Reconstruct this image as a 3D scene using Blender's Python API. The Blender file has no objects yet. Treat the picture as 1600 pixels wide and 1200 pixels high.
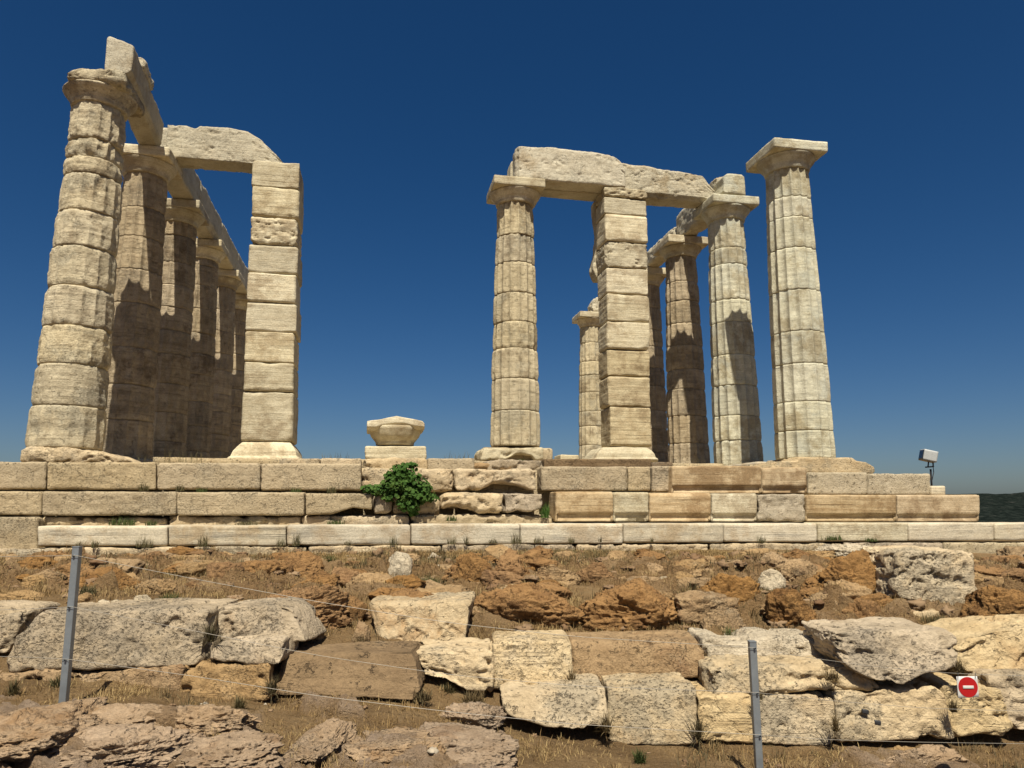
import bpy, math, random
import numpy as np
from mathutils import Vector

# ------------------------------------------------------------------ camera, world, sun
S = bpy.context.scene
R = math.radians
COL = S.collection
F, TH, YAW, CX, CY = 1141.18, 0.1659, 0.1874, -1.5855, -12.1318   # focal length in px of a 1600 px frame, pitch, yaw, place
HOR = 791.0
cam = bpy.data.cameras.new("camera")
cam_o = bpy.data.objects.new("camera", cam)
COL.objects.link(cam_o)
cam.sensor_width = 36.0
cam.lens = 36.0 * F / 1600.0
cam.clip_start = 0.05
cam.clip_end = 30000
cam_o.location = (CX, CY, 0)
cam_o.rotation_euler = (math.pi / 2 + TH, 0, -YAW)
S.camera = cam_o

SUN_EL, SUN_AZ = R(59), R(8)         # elevation; the light travels towards +Y, turned a little to +X
w = bpy.data.worlds.new("World")
S.world = w
w.use_nodes = True
wn, wl = w.node_tree.nodes, w.node_tree.links
wn.clear()
sky = wn.new("ShaderNodeTexSky")
sky.sky_type = 'NISHITA'
sky.sun_disc = False
sky.sun_elevation = SUN_EL
sky.sun_rotation = math.pi + SUN_AZ
sky.altitude = 60
sky.air_density = 0.75
sky.dust_density = 1.35
sky.ozone_density = 2.2
hs = wn.new("ShaderNodeHueSaturation")
hs.inputs['Saturation'].default_value = 1.38
hs.inputs['Value'].default_value = 0.80
hs.inputs['Hue'].default_value = 0.503
bg = wn.new("ShaderNodeBackground")
bg.inputs['Strength'].default_value = 0.05
wo = wn.new("ShaderNodeOutputWorld")
wl.new(sky.outputs[0], hs.inputs['Color'])
wl.new(hs.outputs[0], bg.inputs['Color'])
wl.new(bg.outputs[0], wo.inputs['Surface'])

sun = bpy.data.lights.new("sun", 'SUN')
sun.energy = 5.0
sun.angle = R(0.53)
sun.color = (1.0, 0.93, 0.80)
sun_o = bpy.data.objects.new("sun", sun)
COL.objects.link(sun_o)
tv = Vector((math.sin(SUN_AZ) * math.cos(SUN_EL), math.cos(SUN_AZ) * math.cos(SUN_EL), -math.sin(SUN_EL)))
sun_o.rotation_euler = tv.to_track_quat('-Z', 'Y').to_euler()
sun_o.location = (-4, -20, 30)
S.view_settings.view_transform = 'Standard'
S.view_settings.look = 'None'
S.view_settings.exposure = 0.62
S.view_settings.gamma = 1.0
S.cycles.pixel_filter_width = 1.15
S.cycles.max_bounces = 6
S.cycles.diffuse_bounces = 3

# ------------------------------------------------------------------ measuring helpers
CT, ST, CYW, SYW = math.cos(TH), math.sin(TH), math.cos(YAW), math.sin(YAW)


def ray(px, py):
    a = (px - 800) / F
    b = (600 - py) / F
    return a, CT - b * ST, ST + b * CT          # right, forward, up


def uv(u, d, z=0.0):                              # (right, forward) of the viewpoint -> world
    return np.array([CX + u * CYW + d * SYW, CY - u * SYW + d * CYW, z])


def P(px, py, d):                                 # the point seen there at forward distance d
    a, f, z = ray(px, py)
    t = d / f
    return uv(a * t, d, z * t)


def aY(px, py, Y):                                # the point seen there on the plane y = Y of the temple
    a, f, z = ray(px, py)
    dx, dy = a * CYW + f * SYW, -a * SYW + f * CYW
    t = (Y - CY) / dy
    return np.array([CX + dx * t, Y, z * t])


# ------------------------------------------------------------------ noise
def _h(ix, iy, iz, seed):
    with np.errstate(over='ignore'):
        h = (ix.astype(np.uint32) * np.uint32(374761393) + iy.astype(np.uint32) * np.uint32(668265263)
             + iz.astype(np.uint32) * np.uint32(2147483647) + np.uint32((seed * 974711 + 1013) & 0xffffffff))
        h = (h ^ (h >> np.uint32(13))) * np.uint32(1274126177)
        h = (h ^ (h >> np.uint32(15))) * np.uint32(2246822519)
        h = h ^ (h >> np.uint32(16))
    return h.astype(np.float64) / 4294967295.0


def vnoise(p, seed=0):
    f = np.floor(p)
    i = f.astype(np.int64)
    t = p - f
    t = t * t * t * (t * (t * 6 - 15) + 10)
    x, y, z = i[:, 0], i[:, 1], i[:, 2]
    tx, ty, tz = t[:, 0], t[:, 1], t[:, 2]
    def c(a, b, g): return _h(x + a, y + b, z + g, seed)
    x00 = c(0, 0, 0) * (1 - tx) + c(1, 0, 0) * tx
    x10 = c(0, 1, 0) * (1 - tx) + c(1, 1, 0) * tx
    x01 = c(0, 0, 1) * (1 - tx) + c(1, 0, 1) * tx
    x11 = c(0, 1, 1) * (1 - tx) + c(1, 1, 1) * tx
    return ((x00 * (1 - ty) + x10 * ty) * (1 - tz) + (x01 * (1 - ty) + x11 * ty) * tz) * 2 - 1


def fbm(p, seed=0, octv=4, gain=0.5, ridged=False):
    out = np.zeros(len(p))
    a, tot = 1.0, 0.0
    q = np.array(p, dtype=np.float64)
    for k in range(octv):
        n = vnoise(q + 17.3 * k, seed + k * 7)
        if ridged: n = 1 - 2 * np.abs(n)
        out += a * n
        tot += a
        a *= gain
        q = q * 2.03
    return out / tot


def sstep(x, a, b):
    t = np.clip((x - a) / (b - a), 0, 1)
    return t * t * (3 - 2 * t)


def worley2(x, y, seed=0):
    """distance to the nearest and second cell point, an id per cell, offsets to the nearest point"""
    ix, iy = np.floor(x).astype(np.int64), np.floor(y).astype(np.int64)
    f1 = np.full(len(x), 9.0); f2 = np.full(len(x), 9.0); idn = np.zeros(len(x)); ox = np.zeros(len(x)); oy = np.zeros(len(x))
    for a in (-1, 0, 1):
        for b in (-1, 0, 1):
            cx_, cy_ = ix + a, iy + b
            z = np.zeros_like(cx_)
            px, py = cx_ + _h(cx_, cy_, z, seed), cy_ + _h(cx_, cy_, z + 1, seed)
            d = np.hypot(px - x, py - y)
            n = d < f1
            f2 = np.where(n, f1, np.minimum(f2, d))
            idn = np.where(n, _h(cx_, cy_, z + 2, seed), idn)
            ox, oy = np.where(n, x - px, ox), np.where(n, y - py, oy)
            f1 = np.where(n, d, f1)
    return f1, f2, idn, ox, oy


def cut_planes(q, half, n, rng, amount):
    """knock flat fracture faces off the corners and edges of a body with the given half sizes"""
    for _ in range(n):
        v = np.array([rng.choice((-1, 0, 1)) * rng.uniform(.5, 1), rng.choice((-1, 0, 1)) * rng.uniform(.4, 1), rng.choice((-1, 1, 1, 0)) * rng.uniform(.4, 1)])
        if (np.abs(v) > 0).sum() < 2: v = np.array([rng.choice((-1, 1)) * .8, -.7, rng.choice((-1, 1)) * .6])
        v = v / np.linalg.norm(v)
        sup = np.abs(v * half).sum()
        off = sup - amount * rng.uniform(.5, 1.5) * half.min()
        e = q @ v - off
        q = q - np.clip(e, 0, None)[:, None] * v
    return q


# ------------------------------------------------------------------ object helpers
def tag(o, label=None, cat=None, group=None, kind=None):
    if label: o['label'] = label
    if cat: o['category'] = cat
    if group: o['group'] = group
    if kind: o['kind'] = kind
    return o


def empty(name, loc, label, cat, group=None):
    o = bpy.data.objects.new(name, None)
    o.empty_display_size = 0.2
    COL.objects.link(o)
    o.location = tuple(float(x) for x in loc)
    return tag(o, label, cat, group)


def mk(name, V, faces, mat, parent=None, smooth=True, origin=None):
    """world-space vertices + (n,k) face array (or a list of such) -> one mesh object"""
    V = np.asarray(V, dtype=np.float64)
    if not isinstance(faces, (list, tuple)): faces = [faces]
    faces = [np.asarray(f, dtype=np.int64) for f in faces if len(f)]
    base = np.zeros(3)
    if parent is not None:
        q = parent
        while q is not None:
            base = base + np.array(q.location)
            q = q.parent
        if origin is None: origin = base
    elif origin is None:
        lo, hi = V.min(0), V.max(0)
        origin = np.array([(lo[0] + hi[0]) / 2, (lo[1] + hi[1]) / 2, lo[2]])
    me = bpy.data.meshes.new(name)
    L = V - origin
    me.vertices.add(len(L))
    me.vertices.foreach_set('co', L.astype(np.float32).ravel())
    nl = sum(f.size for f in faces)
    npoly = sum(len(f) for f in faces)
    me.loops.add(nl)
    me.polygons.add(npoly)
    me.loops.foreach_set('vertex_index', np.concatenate([f.ravel() for f in faces]).astype(np.int32))
    tot = np.concatenate([np.full(len(f), f.shape[1]) for f in faces])
    st = np.concatenate([[0], np.cumsum(tot)[:-1]])
    me.polygons.foreach_set('loop_start', st.astype(np.int32))
    me.polygons.foreach_set('loop_total', tot.astype(np.int32))
    me.polygons.foreach_set('use_smooth', np.full(npoly, smooth))
    me.update(calc_edges=True)
    me.validate()
    if mat is not None: me.materials.append(mat)
    o = bpy.data.objects.new(name, me)
    COL.objects.link(o)
    if parent is not None: o.parent = parent
    o.location = tuple(float(x) for x in (np.array(origin) - base))
    return o


_lat = {}


def lattice(nx, ny, nz):
    k = (nx, ny, nz)
    if k in _lat: return _lat[k]
    g = np.stack(np.meshgrid(np.arange(nx + 1), np.arange(ny + 1), np.arange(nz + 1), indexing='ij'), -1)
    m = ((g[..., 0] == 0) | (g[..., 0] == nx) | (g[..., 1] == 0) | (g[..., 1] == ny) | (g[..., 2] == 0) | (g[..., 2] == nz))
    idx = -np.ones(m.shape, dtype=np.int64)
    idx[m] = np.arange(m.sum())
    pts = g[m] / np.array([nx, ny, nz], float)
    fs = []
    def add(s, flip):
        a, b, c, d = s[:-1, :-1], s[1:, :-1], s[1:, 1:], s[:-1, 1:]
        q = np.stack([a, b, c, d], -1).reshape(-1, 4)
        fs.append(q[:, ::-1] if flip else q)
    add(idx[:, :, 0], True); add(idx[:, :, -1], False)
    add(idx[:, 0, :], False); add(idx[:, -1, :], True)
    add(idx[0, :, :], True); add(idx[-1, :, :], False)
    _lat[k] = (pts, np.concatenate(fs))
    return _lat[k]


def prof(x, pts):
    xs, ys = zip(*pts)
    return np.interp(x, xs, ys)


def stone(name, c4, back, mat, parent=None, res=0.03, rnd=0.02, rough=0.01, fr=4.0, seed=0, top=None, bot=None,
          left=None, right=None, pit=0.0, strata=0.0, chip=1.0, ridged=False, groove=None, front=None, cuts=0, cutsize=.3, maxn=190):
    """a block with worn edges: c4 = front corners BL, BR, TR, TL; back = vector to the rear face"""
    bl, br, tr, tl = [np.asarray(c, float) for c in c4]
    back = np.asarray(back, float)
    a = (np.linalg.norm(br - bl) + np.linalg.norm(tr - tl)) / 2
    c = (np.linalg.norm(tl - bl) + np.linalg.norm(tr - br)) / 2
    b = np.linalg.norm(back)
    n = [int(np.clip(round(s / res), 4, maxn)) for s in (a, b, c)]
    n[1] = int(np.clip(n[1], 3, 60))
    pts, fa = lattice(*n)
    dim = np.array([a, b, c])
    rng = random.Random(seed * 31 + 5)
    off = np.array([rng.uniform(-50, 50) for _ in range(3)])
    q = (pts - 0.5) * dim
    r = rnd * (0.45 + chip * np.clip(fbm(q * 3.2 + off, seed, 3) * 1.5 + 0.55, 0, 2.2))
    r = np.minimum(r, 0.42 * dim.min())[:, None]
    inner = np.clip(q, -dim / 2 + r, dim / 2 - r)
    dv = q - inner
    ln = np.linalg.norm(dv, axis=1, keepdims=True)
    nrm = dv / np.maximum(ln, 1e-9)
    q = inner + nrm * r
    if cuts: q = cut_planes(q, dim / 2, cuts, rng, cutsize)
    dsp = rough * fbm(q * fr + off, seed + 3, 6, 0.62, ridged)
    if rough > .02:
        dsp = dsp - rough * 0.9 * sstep(fbm(q * fr * 2.1 * np.array([1, 1, 1.5]) + off, seed + 21, 4, .6), 0.12, 0.5) - rough * .35 * 0.7 * np.abs(fbm(q * 9 + off, seed + 23, 4, .6))
    if strata: dsp = dsp + strata * fbm(q * np.array([1.6, 1.6, 22]) + off, seed + 9, 3)
    if pit:
        pn = fbm(q * 17 + off, seed + 11, 2)
        dsp = dsp - pit * sstep(pn, 0.18, 0.55) * sstep(fbm(q * 2.2 + off, seed + 13, 2), -0.35, 0.3)
    if groove is not None:                          # the lower fillet of a step block stands back
        g0, g1, gd = groove
        onf = (nrm[:, 1] < -0.5)
        wq = q[:, 2] / c + 0.5
        dsp = dsp - onf * gd * (1 - sstep(wq, g0, g1))
    q = q + nrm * dsp[:, None]
    t = q / dim + 0.5
    u, v, ww = t[:, 0], t[:, 1], t[:, 2]
    if top is not None or bot is not None:
        hi = prof(u, top) if top is not None else 1.0
        lo = prof(u, bot) if bot is not None else 0.0
        ww = lo + ww * (hi - lo)
    if left is not None or right is not None:
        l = prof(t[:, 2], left) if left is not None else 0.0
        h = prof(t[:, 2], right) if right is not None else 1.0
        u = l + u * (h - l)
    if front is not None: v = v + (1 - np.clip(v, 0, 1)) * prof(t[:, 2], front)
    u, v, ww = u[:, None], v[:, None], ww[:, None]
    V = (bl * (1 - u) + br * u) * (1 - ww) + (tl * (1 - u) + tr * u) * ww + back * v
    return mk(name, V, fa, mat, parent)


def box4(x0, x1, y, z0, z1):
    return [(x0, y, z0), (x1, y, z0), (x1, y, z1), (x0, y, z1)]


def pxY(pts, Y):                                   # four photo corners TL, TR, BR, BL on a temple plane -> c4
    tl, tr, br, bl = [aY(x, y, Y) for x, y in pts]
    return [bl, br, tr, tl]


def pxD(pts, d, lean=0.0):
    tl, tr, br, bl = pts
    return [P(*bl, d), P(*br, d), P(*tr, d + lean), P(*tl, d + lean)]


FWD = np.array([SYW, CYW, 0.0])
RGT = np.array([CYW, -SYW, 0.0])


def rock(name, cen, dims, seed, mat, res=20, rough=0.09, facets=13, parent=None, up=0.0):
    rng = np.random.RandomState(seed)
    pts, fa = lattice(res, res, res)
    d = pts - 0.5
    d = d / np.linalg.norm(d, axis=1, keepdims=True)
    N = rng.normal(size=(facets, 3))
    N /= np.linalg.norm(N, axis=1, keepdims=True)
    hh = rng.uniform(0.58, 1.0, facets)
    dots = np.maximum(d @ N.T, 1e-3)
    rr = np.minimum(hh / dots, 6.0)
    k = 34.0
    rad = (np.sum((rr / 1.2) ** -k, axis=1) + (1.12 / 1.2) ** -k) ** (-1 / k) * 1.2
    off = rng.uniform(-40, 40, 3)
    V = d * rad[:, None]
    nz = fbm(V * 1.6 + off, seed, 6, 0.6) * rough * 1.7 + fbm(V * 5 + off, seed + 2, 4, 0.65, True) * rough * 0.8 - sstep(fbm(V * 2.6 + off, seed + 4, 4, .6), .12, .4) * rough * .9
    V = V * (1 + nz)[:, None]
    ex = np.abs(V).max(0)
    V = V / ex
    V = V * np.array(dims) / 2
    W = np.array(cen) + V[:, :1] * RGT + V[:, 1:2] * FWD + V[:, 2:3] * np.array([0, 0, 1.0])
    return mk(name, W, fa, mat, parent)


# ------------------------------------------------------------------ materials
class NT:
    def __init__(s, name):
        s.m = bpy.data.materials.new(name)
        s.m.use_nodes = True
        s.t = s.m.node_tree
        s.N, s.L = s.t.nodes, s.t.links
        s.bsdf = s.N['Principled BSDF']
    def n(s, typ, **kw):
        o = s.N.new(typ)
        for k, v in kw.items(): setattr(o, k, v)
        return o
    def put(s, sock, v):
        if hasattr(v, 'is_output') or isinstance(v, bpy.types.NodeSocket): s.L.new(v, sock)
        else: sock.default_value = v
    def noise(s, vec, scale, detail=5, rough=0.55, dist=0.0):
        o = s.n('ShaderNodeTexNoise')
        s.put(o.inputs['Vector'], vec)
        o.inputs['Scale'].default_value = scale
        o.inputs['Detail'].default_value = detail
        o.inputs['Roughness'].default_value = rough
        o.inputs['Distortion'].default_value = dist
        return o.outputs[0]
    def ramp(s, v, a, b):
        o = s.n('ShaderNodeMapRange', interpolation_type='SMOOTHSTEP')
        s.put(o.inputs[0], v)
        o.inputs[1].default_value = a
        o.inputs[2].default_value = b
        return o.outputs[0]
    def math(s, op, a, b=0.0, c=0.0):
        o = s.n('ShaderNodeMath', operation=op)
        s.put(o.inputs[0], a); s.put(o.inputs[1], b); s.put(o.inputs[2], c)
        return o.outputs[0]
    def mix(s, f, a, b, mode='MIX'):
        o = s.n('ShaderNodeMix', data_type='RGBA', blend_type=mode)
        s.put(o.inputs[0], f); s.put(o.inputs[6], a); s.put(o.inputs[7], b)
        return o.outputs[2]
    def scalev(s, vec, sc, rot=(0, 0, 0)):
        o = s.n('ShaderNodeMapping')
        s.put(o.inputs[0], vec)
        o.inputs['Rotation'].default_value = rot
        o.inputs['Scale'].default_value = sc
        return o.outputs[0]


def c4(c): return (c[0], c[1], c[2], 1.0)


def stone_mat(name, base, alt, streak, stain, lichen, strata=0.5, stain_t=(0.55, 0.7), stain_a=0.6, lich_t=(0.55, 0.68),
              lich_a=0.5, pit=0.0, bump=0.5, vary=0.18, tilt=0.05, sfreq=13.0, scale=1.0, crack=0.06, tint=(1, 1, 1), wander=0.12):
    k = NT(name)
    base, alt, streak, stain, lichen = [tuple(c * m for c, m in zip(q, tint)) for q in (base, alt, streak, stain, lichen)]
    tc = k.n('ShaderNodeTexCoord')
    oi = k.n('ShaderNodeObjectInfo')
    ro = k.math('MULTIPLY', oi.outputs['Random'], 87.0)
    va = k.n('ShaderNodeVectorMath', operation='ADD')
    k.L.new(tc.outputs['Object'], va.inputs[0])
    k.L.new(ro, va.inputs[1])
    co = va.outputs[0]
    big = k.noise(co, 0.9 * scale, 5, 0.6)
    mid = k.noise(co, 4.5 * scale, 8, 0.68)
    fin = k.noise(co, 38 * scale, 4, 0.7)
    rv = k.n('ShaderNodeCombineXYZ')
    k.L.new(k.math('MULTIPLY_ADD', oi.outputs['Random'], wander, tilt - wander / 2), rv.inputs[0])
    k.L.new(k.math('MULTIPLY_ADD', k.math('FRACT', k.math('MULTIPLY', oi.outputs['Random'], 7.31)), wander, tilt * 1.7 - wander / 2), rv.inputs[1])
    def lay(sc):
        o = k.n('ShaderNodeMapping'); k.L.new(co, o.inputs[0]); k.L.new(rv.outputs[0], o.inputs['Rotation']); o.inputs['Scale'].default_value = sc
        return o.outputs[0]
    st = k.noise(lay((0.55, 0.55, sfreq)), 1.6, 7, 0.62, 0.35)
    c = k.mix(k.ramp(mid, 0.36, 0.66), c4(base), c4(alt))
    c = k.mix(k.math('MULTIPLY', k.ramp(st, 0.47, 0.68), strata), c, c4(streak))
    st2 = k.noise(lay((0.35, 0.35, sfreq * 2.6)), 1.5, 4, 0.7, 0.6)
    brk = k.noise(k.scalev(co, (1, 1, 2), (0.2, 0.1, 0)), 2.6, 4, 0.6)
    lines = k.math('MULTIPLY', k.ramp(st2, 0.56, 0.64), k.ramp(brk, 0.42, 0.62))
    c = k.mix(k.math('MULTIPLY', lines, min(1.0, strata * 0.65)), c, c4([x * 0.55 for x in streak]))
    lum = k.noise(k.scalev(co, (1, 1, 1.6)), 2.3, 3, 0.5)
    c = k.mix(k.math('MULTIPLY', k.ramp(lum, 0.50, 0.72), 0.35), c, c4([min(.85, x * 1.25) for x in base]))
    sm = k.math('ADD', k.math('MULTIPLY', big, 0.62), k.math('MULTIPLY', mid, 0.38))
    c = k.mix(k.math('MULTIPLY', k.ramp(sm, *stain_t), stain_a), c, c4(stain))
    l2 = k.noise(k.scalev(co, (1, 1, 1), (1, 2, 0.4)), 9 * scale, 9, 0.75)
    l3 = k.noise(k.scalev(co, (1, 1, 1), (0.4, 1, 2)), 1.7 * scale, 3, 0.5)
    lm = k.math('ADD', k.math('MULTIPLY', l2, 0.42), k.math('MULTIPLY', l3, 0.58))
    c = k.mix(k.math('MULTIPLY', k.ramp(lm, *lich_t), lich_a), c, c4(lichen))
    # hairline cracks / dark pores of the stone
    vor = k.n('ShaderNodeTexVoronoi', feature='DISTANCE_TO_EDGE')
    dm = k.n('ShaderNodeVectorMath', operation='ADD')
    nz = k.n('ShaderNodeTexNoise'); k.L.new(co, nz.inputs['Vector']); nz.inputs['Scale'].default_value = 3.0; nz.inputs['Detail'].default_value = 5
    sc = k.n('ShaderNodeVectorMath', operation='SCALE'); k.L.new(nz.outputs[1], sc.inputs[0]); sc.inputs[3].default_value = 0.45
    k.L.new(co, dm.inputs[0]); k.L.new(sc.outputs[0], dm.inputs[1])
    k.L.new(k.scalev(dm.outputs[0], (1, 1, 2.2)), vor.inputs['Vector'])
    vor.inputs['Scale'].default_value = 2.1 * scale
    ck = k.math('MULTIPLY', k.ramp(vor.outputs[0], 0.022, 0.004), k.ramp(big, 0.45, 0.6))
    dark = tuple(x * 0.35 for x in stain)
    c = k.mix(k.math('MULTIPLY', ck, crack), c, c4(dark))
    h = k.math('ADD', k.math('MULTIPLY', fin, 0.35), k.math('MULTIPLY', st, 0.5 * strata + 0.1))
    h = k.math('ADD', h, k.math('MULTIPLY', mid, 0.6))
    h = k.math('SUBTRACT', h, k.math('MULTIPLY', lines, 0.35 * strata))
    h = k.math('SUBTRACT', h, k.math('MULTIPLY', ck, 0.12))
    if pit:
        pv = k.n('ShaderNodeTexNoise'); k.L.new(k.scalev(co, (1, 1, 1.5)), pv.inputs['Vector']); pv.inputs['Scale'].default_value = 42 * scale; pv.inputs['Detail'].default_value = 4
        pv.inputs['Roughness'].default_value = 0.7
        pm = k.math('MULTIPLY', k.ramp(pv.outputs[0], 0.54, 0.72), k.ramp(l3, 0.44, 0.64))
        pw = k.n('ShaderNodeTexNoise'); k.L.new(co, pw.inputs['Vector']); pw.inputs['Scale'].default_value = 13 * scale; pw.inputs['Detail'].default_value = 5
        pw.inputs['Roughness'].default_value = 0.65
        pm = k.math('MAXIMUM', pm, k.math('MULTIPLY', k.ramp(pw.outputs[0], 0.60, 0.68), 0.8))
        c = k.mix(k.math('MULTIPLY', pm, pit * 0.45), c, c4(dark))
        h = k.math('SUBTRACT', h, k.math('MULTIPLY', pm, 0.55))
    v = k.math('MULTIPLY_ADD', oi.outputs['Random'], vary, 1 - vary / 2)
    v2 = k.math('MULTIPLY_ADD', fin, 0.9, 0.55)
    hsv = k.n('ShaderNodeHueSaturation')
    k.L.new(c, hsv.inputs['Color'])
    k.L.new(k.math('MULTIPLY', v, v2), hsv.inputs['Value'])
    k.L.new(k.math('MULTIPLY_ADD', k.math('FRACT', k.math('MULTIPLY', oi.outputs['Random'], 3.77)), 0.14, 0.91), hsv.inputs['Saturation'])
    k.L.new(hsv.outputs[0], k.bsdf.inputs['Base Color'])
    k.bsdf.inputs['Roughness'].default_value = 0.88
    k.bsdf.inputs['Specular IOR Level'].default_value = 0.25
    b = k.n('ShaderNodeBump')
    b.inputs['Strength'].default_value = min(1.0, bump * 1.25)
    b.inputs['Distance'].default_value = 0.045
    k.L.new(h, b.inputs['Height'])
    k.L.new(b.outputs[0], k.bsdf.inputs['Normal'])
    return k.m


def plain_mat(name, col, rough=0.6, metal=0.0, noise=0.15, nscale=20.0, bump=0.0, sheen=0.0):
    k = NT(name)
    tc = k.n('ShaderNodeTexCoord')
    n = k.noise(tc.outputs['Object'], nscale, 6, 0.65)
    c = k.mix(k.ramp(n, 0.3, 0.7), c4([x * (1 - noise) for x in col]), c4([min(1, x * (1 + noise)) for x in col]))
    k.L.new(c, k.bsdf.inputs['Base Color'])
    k.bsdf.inputs['Roughness'].default_value = rough
    k.bsdf.inputs['Metallic'].default_value = metal
    if bump:
        b = k.n('ShaderNodeBump'); b.inputs['Strength'].default_value = bump; b.inputs['Distance'].default_value = 0.01
        k.L.new(n, b.inputs['Height']); k.L.new(b.outputs[0], k.bsdf.inputs['Normal'])
    return k.m


def blade_mat(name, c1, c2, c3, trans=0.25):
    """grass / leaf colours varying from plant to plant (by place)"""
    k = NT(name)
    g = k.n('ShaderNodeNewGeometry')
    rnd = g.outputs['Random Per Island']
    n = k.noise(g.outputs['Position'], 1.3, 3)
    c = k.mix(rnd, c4(c1), c4(c2))
    c = k.mix(k.ramp(n, 0.42, 0.62), c, c4(c3))
    k.L.new(c, k.bsdf.inputs['Base Color'])
    k.bsdf.inputs['Roughness'].default_value = 0.75
    k.bsdf.inputs['Specular IOR Level'].default_value = 0.2
    tr = k.n('ShaderNodeBsdfTranslucent'); k.L.new(c, tr.inputs['Color'])
    mx = k.n('ShaderNodeMixShader'); mx.inputs[0].default_value = trans
    k.L.new(k.bsdf.outputs[0], mx.inputs[1]); k.L.new(tr.outputs[0], mx.inputs[2])
    k.L.new(mx.outputs[0], k.N['Material Output'].inputs['Surface'])
    return k.m


M = {}
M['worn'] = stone_mat("worn_marble", (.60, .51, .38), (.47, .39, .28), (.36, .28, .19), (.21, .155, .10), (.36, .33, .28),
                      strata=0.4, stain_t=(0.48, 0.6), stain_a=0.7, lich_t=(0.5, 0.6), lich_a=0.45, pit=0.5, bump=0.7, vary=0.22, tint=(0.83, 0.835, 0.73))
M['dark'] = stone_mat("stained_shaded_marble", (.50, .42, .31), (.38, .31, .22), (.27, .205, .135), (.13, .085, .05), (.27, .24, .20),
                      strata=0.5, stain_t=(0.54, 0.64), stain_a=0.55, lich_t=(.5, .64), lich_a=.5, pit=.3, bump=0.85, vary=0.25, tint=(0.82, 0.79, 0.69))  # brown stains, plus a base colour darkened to deepen shade on the shaded columns
M['clean'] = stone_mat("veined_marble", (.66, .575, .45), (.55, .475, .36), (.40, .335, .25), (.33, .24, .14), (.44, .42, .38),
                       strata=0.5, stain_t=(0.47, 0.58), stain_a=0.65, lich_t=(0.5, 0.62), lich_a=0.5, bump=0.6, tilt=.12, sfreq=9, vary=0.2, wander=0.15, tint=(0.76, 0.825, 0.775))
M['anta'] = stone_mat("banded_marble", (.66, .575, .44), (.55, .46, .33), (.40, .31, .20), (.32, .235, .15), (.46, .41, .33),
                      strata=0.5, stain_t=(0.49, 0.6), stain_a=0.6, lich_t=(.55, .7), lich_a=.35, bump=0.5, sfreq=22, tilt=.03, vary=0.34, wander=0.22, tint=(0.78, 0.79, 0.7))
M['antalow'] = stone_mat("brown_banded_marble", (.60, .51, .37), (.47, .375, .255), (.33, .25, .155), (.20, .14, .085), (.46, .41, .33),
                      strata=0.6, stain_t=(0.5, 0.62), stain_a=0.6, lich_t=(.55, .7), lich_a=.35, bump=0.5, sfreq=18, tilt=.08, wander=0.25, tint=(0.74, 0.73, 0.62))
M['beam'] = stone_mat("pale_marble", (.66, .605, .50), (.58, .515, .41), (.50, .42, .30), (.42, .31, .18), (.42, .40, .35),
                      strata=.35, stain_t=(0.52, 0.64), stain_a=0.55, lich_t=(.54, .66), lich_a=.45, pit=.25, bump=.6, tint=(0.69, 0.68, 0.6))
M['step'] = stone_mat("step_marble", (.62, .56, .46), (.54, .475, .375), (.39, .355, .30), (.42, .32, .21), (.40, .38, .34),
                      strata=1.0, stain_t=(0.49, 0.6), stain_a=0.7, lich_t=(.55, .7), lich_a=.4, bump=.35, sfreq=8, tilt=.09, vary=0.26, wander=0.4, tint=(0.77, 0.745, 0.65))
M['stepwarm'] = stone_mat("honey_marble", (.58, .475, .33), (.47, .365, .235), (.37, .27, .16), (.27, .185, .105), (.55, .48, .37),
                          strata=1.0, stain_t=(0.48, 0.6), stain_a=0.8, lich_t=(.56, .7), lich_a=.5, bump=.35, sfreq=10, tilt=.08, vary=0.4, wander=0.3, tint=(0.76, 0.72, 0.63))
M['poros'] = stone_mat("porous_limestone", (.56, .47, .35), (.48, .395, .285), (.43, .34, .23), (.38, .27, .16), (.36, .335, .29),
                       strata=.25, stain_t=(.56, .7), stain_a=.5, lich_t=(.50, .66), lich_a=0.35, pit=0.35, bump=.8, sfreq=4, vary=0.14, tint=(0.7, 0.665, 0.55))
M['poroswhite'] = stone_mat("pale_porous_limestone", (.62, .56, .45), (.53, .47, .36), (.46, .39, .29), (.40, .32, .22), (.40, .38, .33),
                            strata=.15, stain_t=(.58, .7), stain_a=.4, lich_t=(.52, .66), lich_a=.45, pit=.75, bump=.9, sfreq=4, tint=(0.66, 0.61, 0.5))
M['rough'] = stone_mat("rough_limestone", (.60, .515, .39), (.50, .41, .29), (.44, .34, .22), (.42, .25, .12), (.33, .31, .27),
                       strata=.25, stain_t=(.56, .68), stain_a=.55, lich_t=(.49, .60), lich_a=.6, pit=0.3, bump=1.0, sfreq=4, tint=(0.76, 0.7, 0.57))
M['roughgrey'] = stone_mat("grey_limestone", (.58, .52, .43), (.45, .395, .31), (.38, .32, .24), (.40, .25, .14), (.27, .255, .23),
                           strata=.2, stain_t=(.58, .7), stain_a=.5, lich_t=(0.5, 0.6), lich_a=.6, pit=0.35, bump=1.0, sfreq=4, tint=(0.66, 0.59, 0.48))
M['roughyel'] = stone_mat("yellow_limestone", (.63, .51, .33), (.52, .40, .24), (.44, .32, .18), (.40, .25, .13), (.45, .40, .32),
                          strata=.35, stain_t=(.55, .68), stain_a=.55, lich_t=(.54, .68), lich_a=.5, pit=0.3, bump=1.0, sfreq=5, tint=(0.76, 0.73, 0.65))
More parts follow.
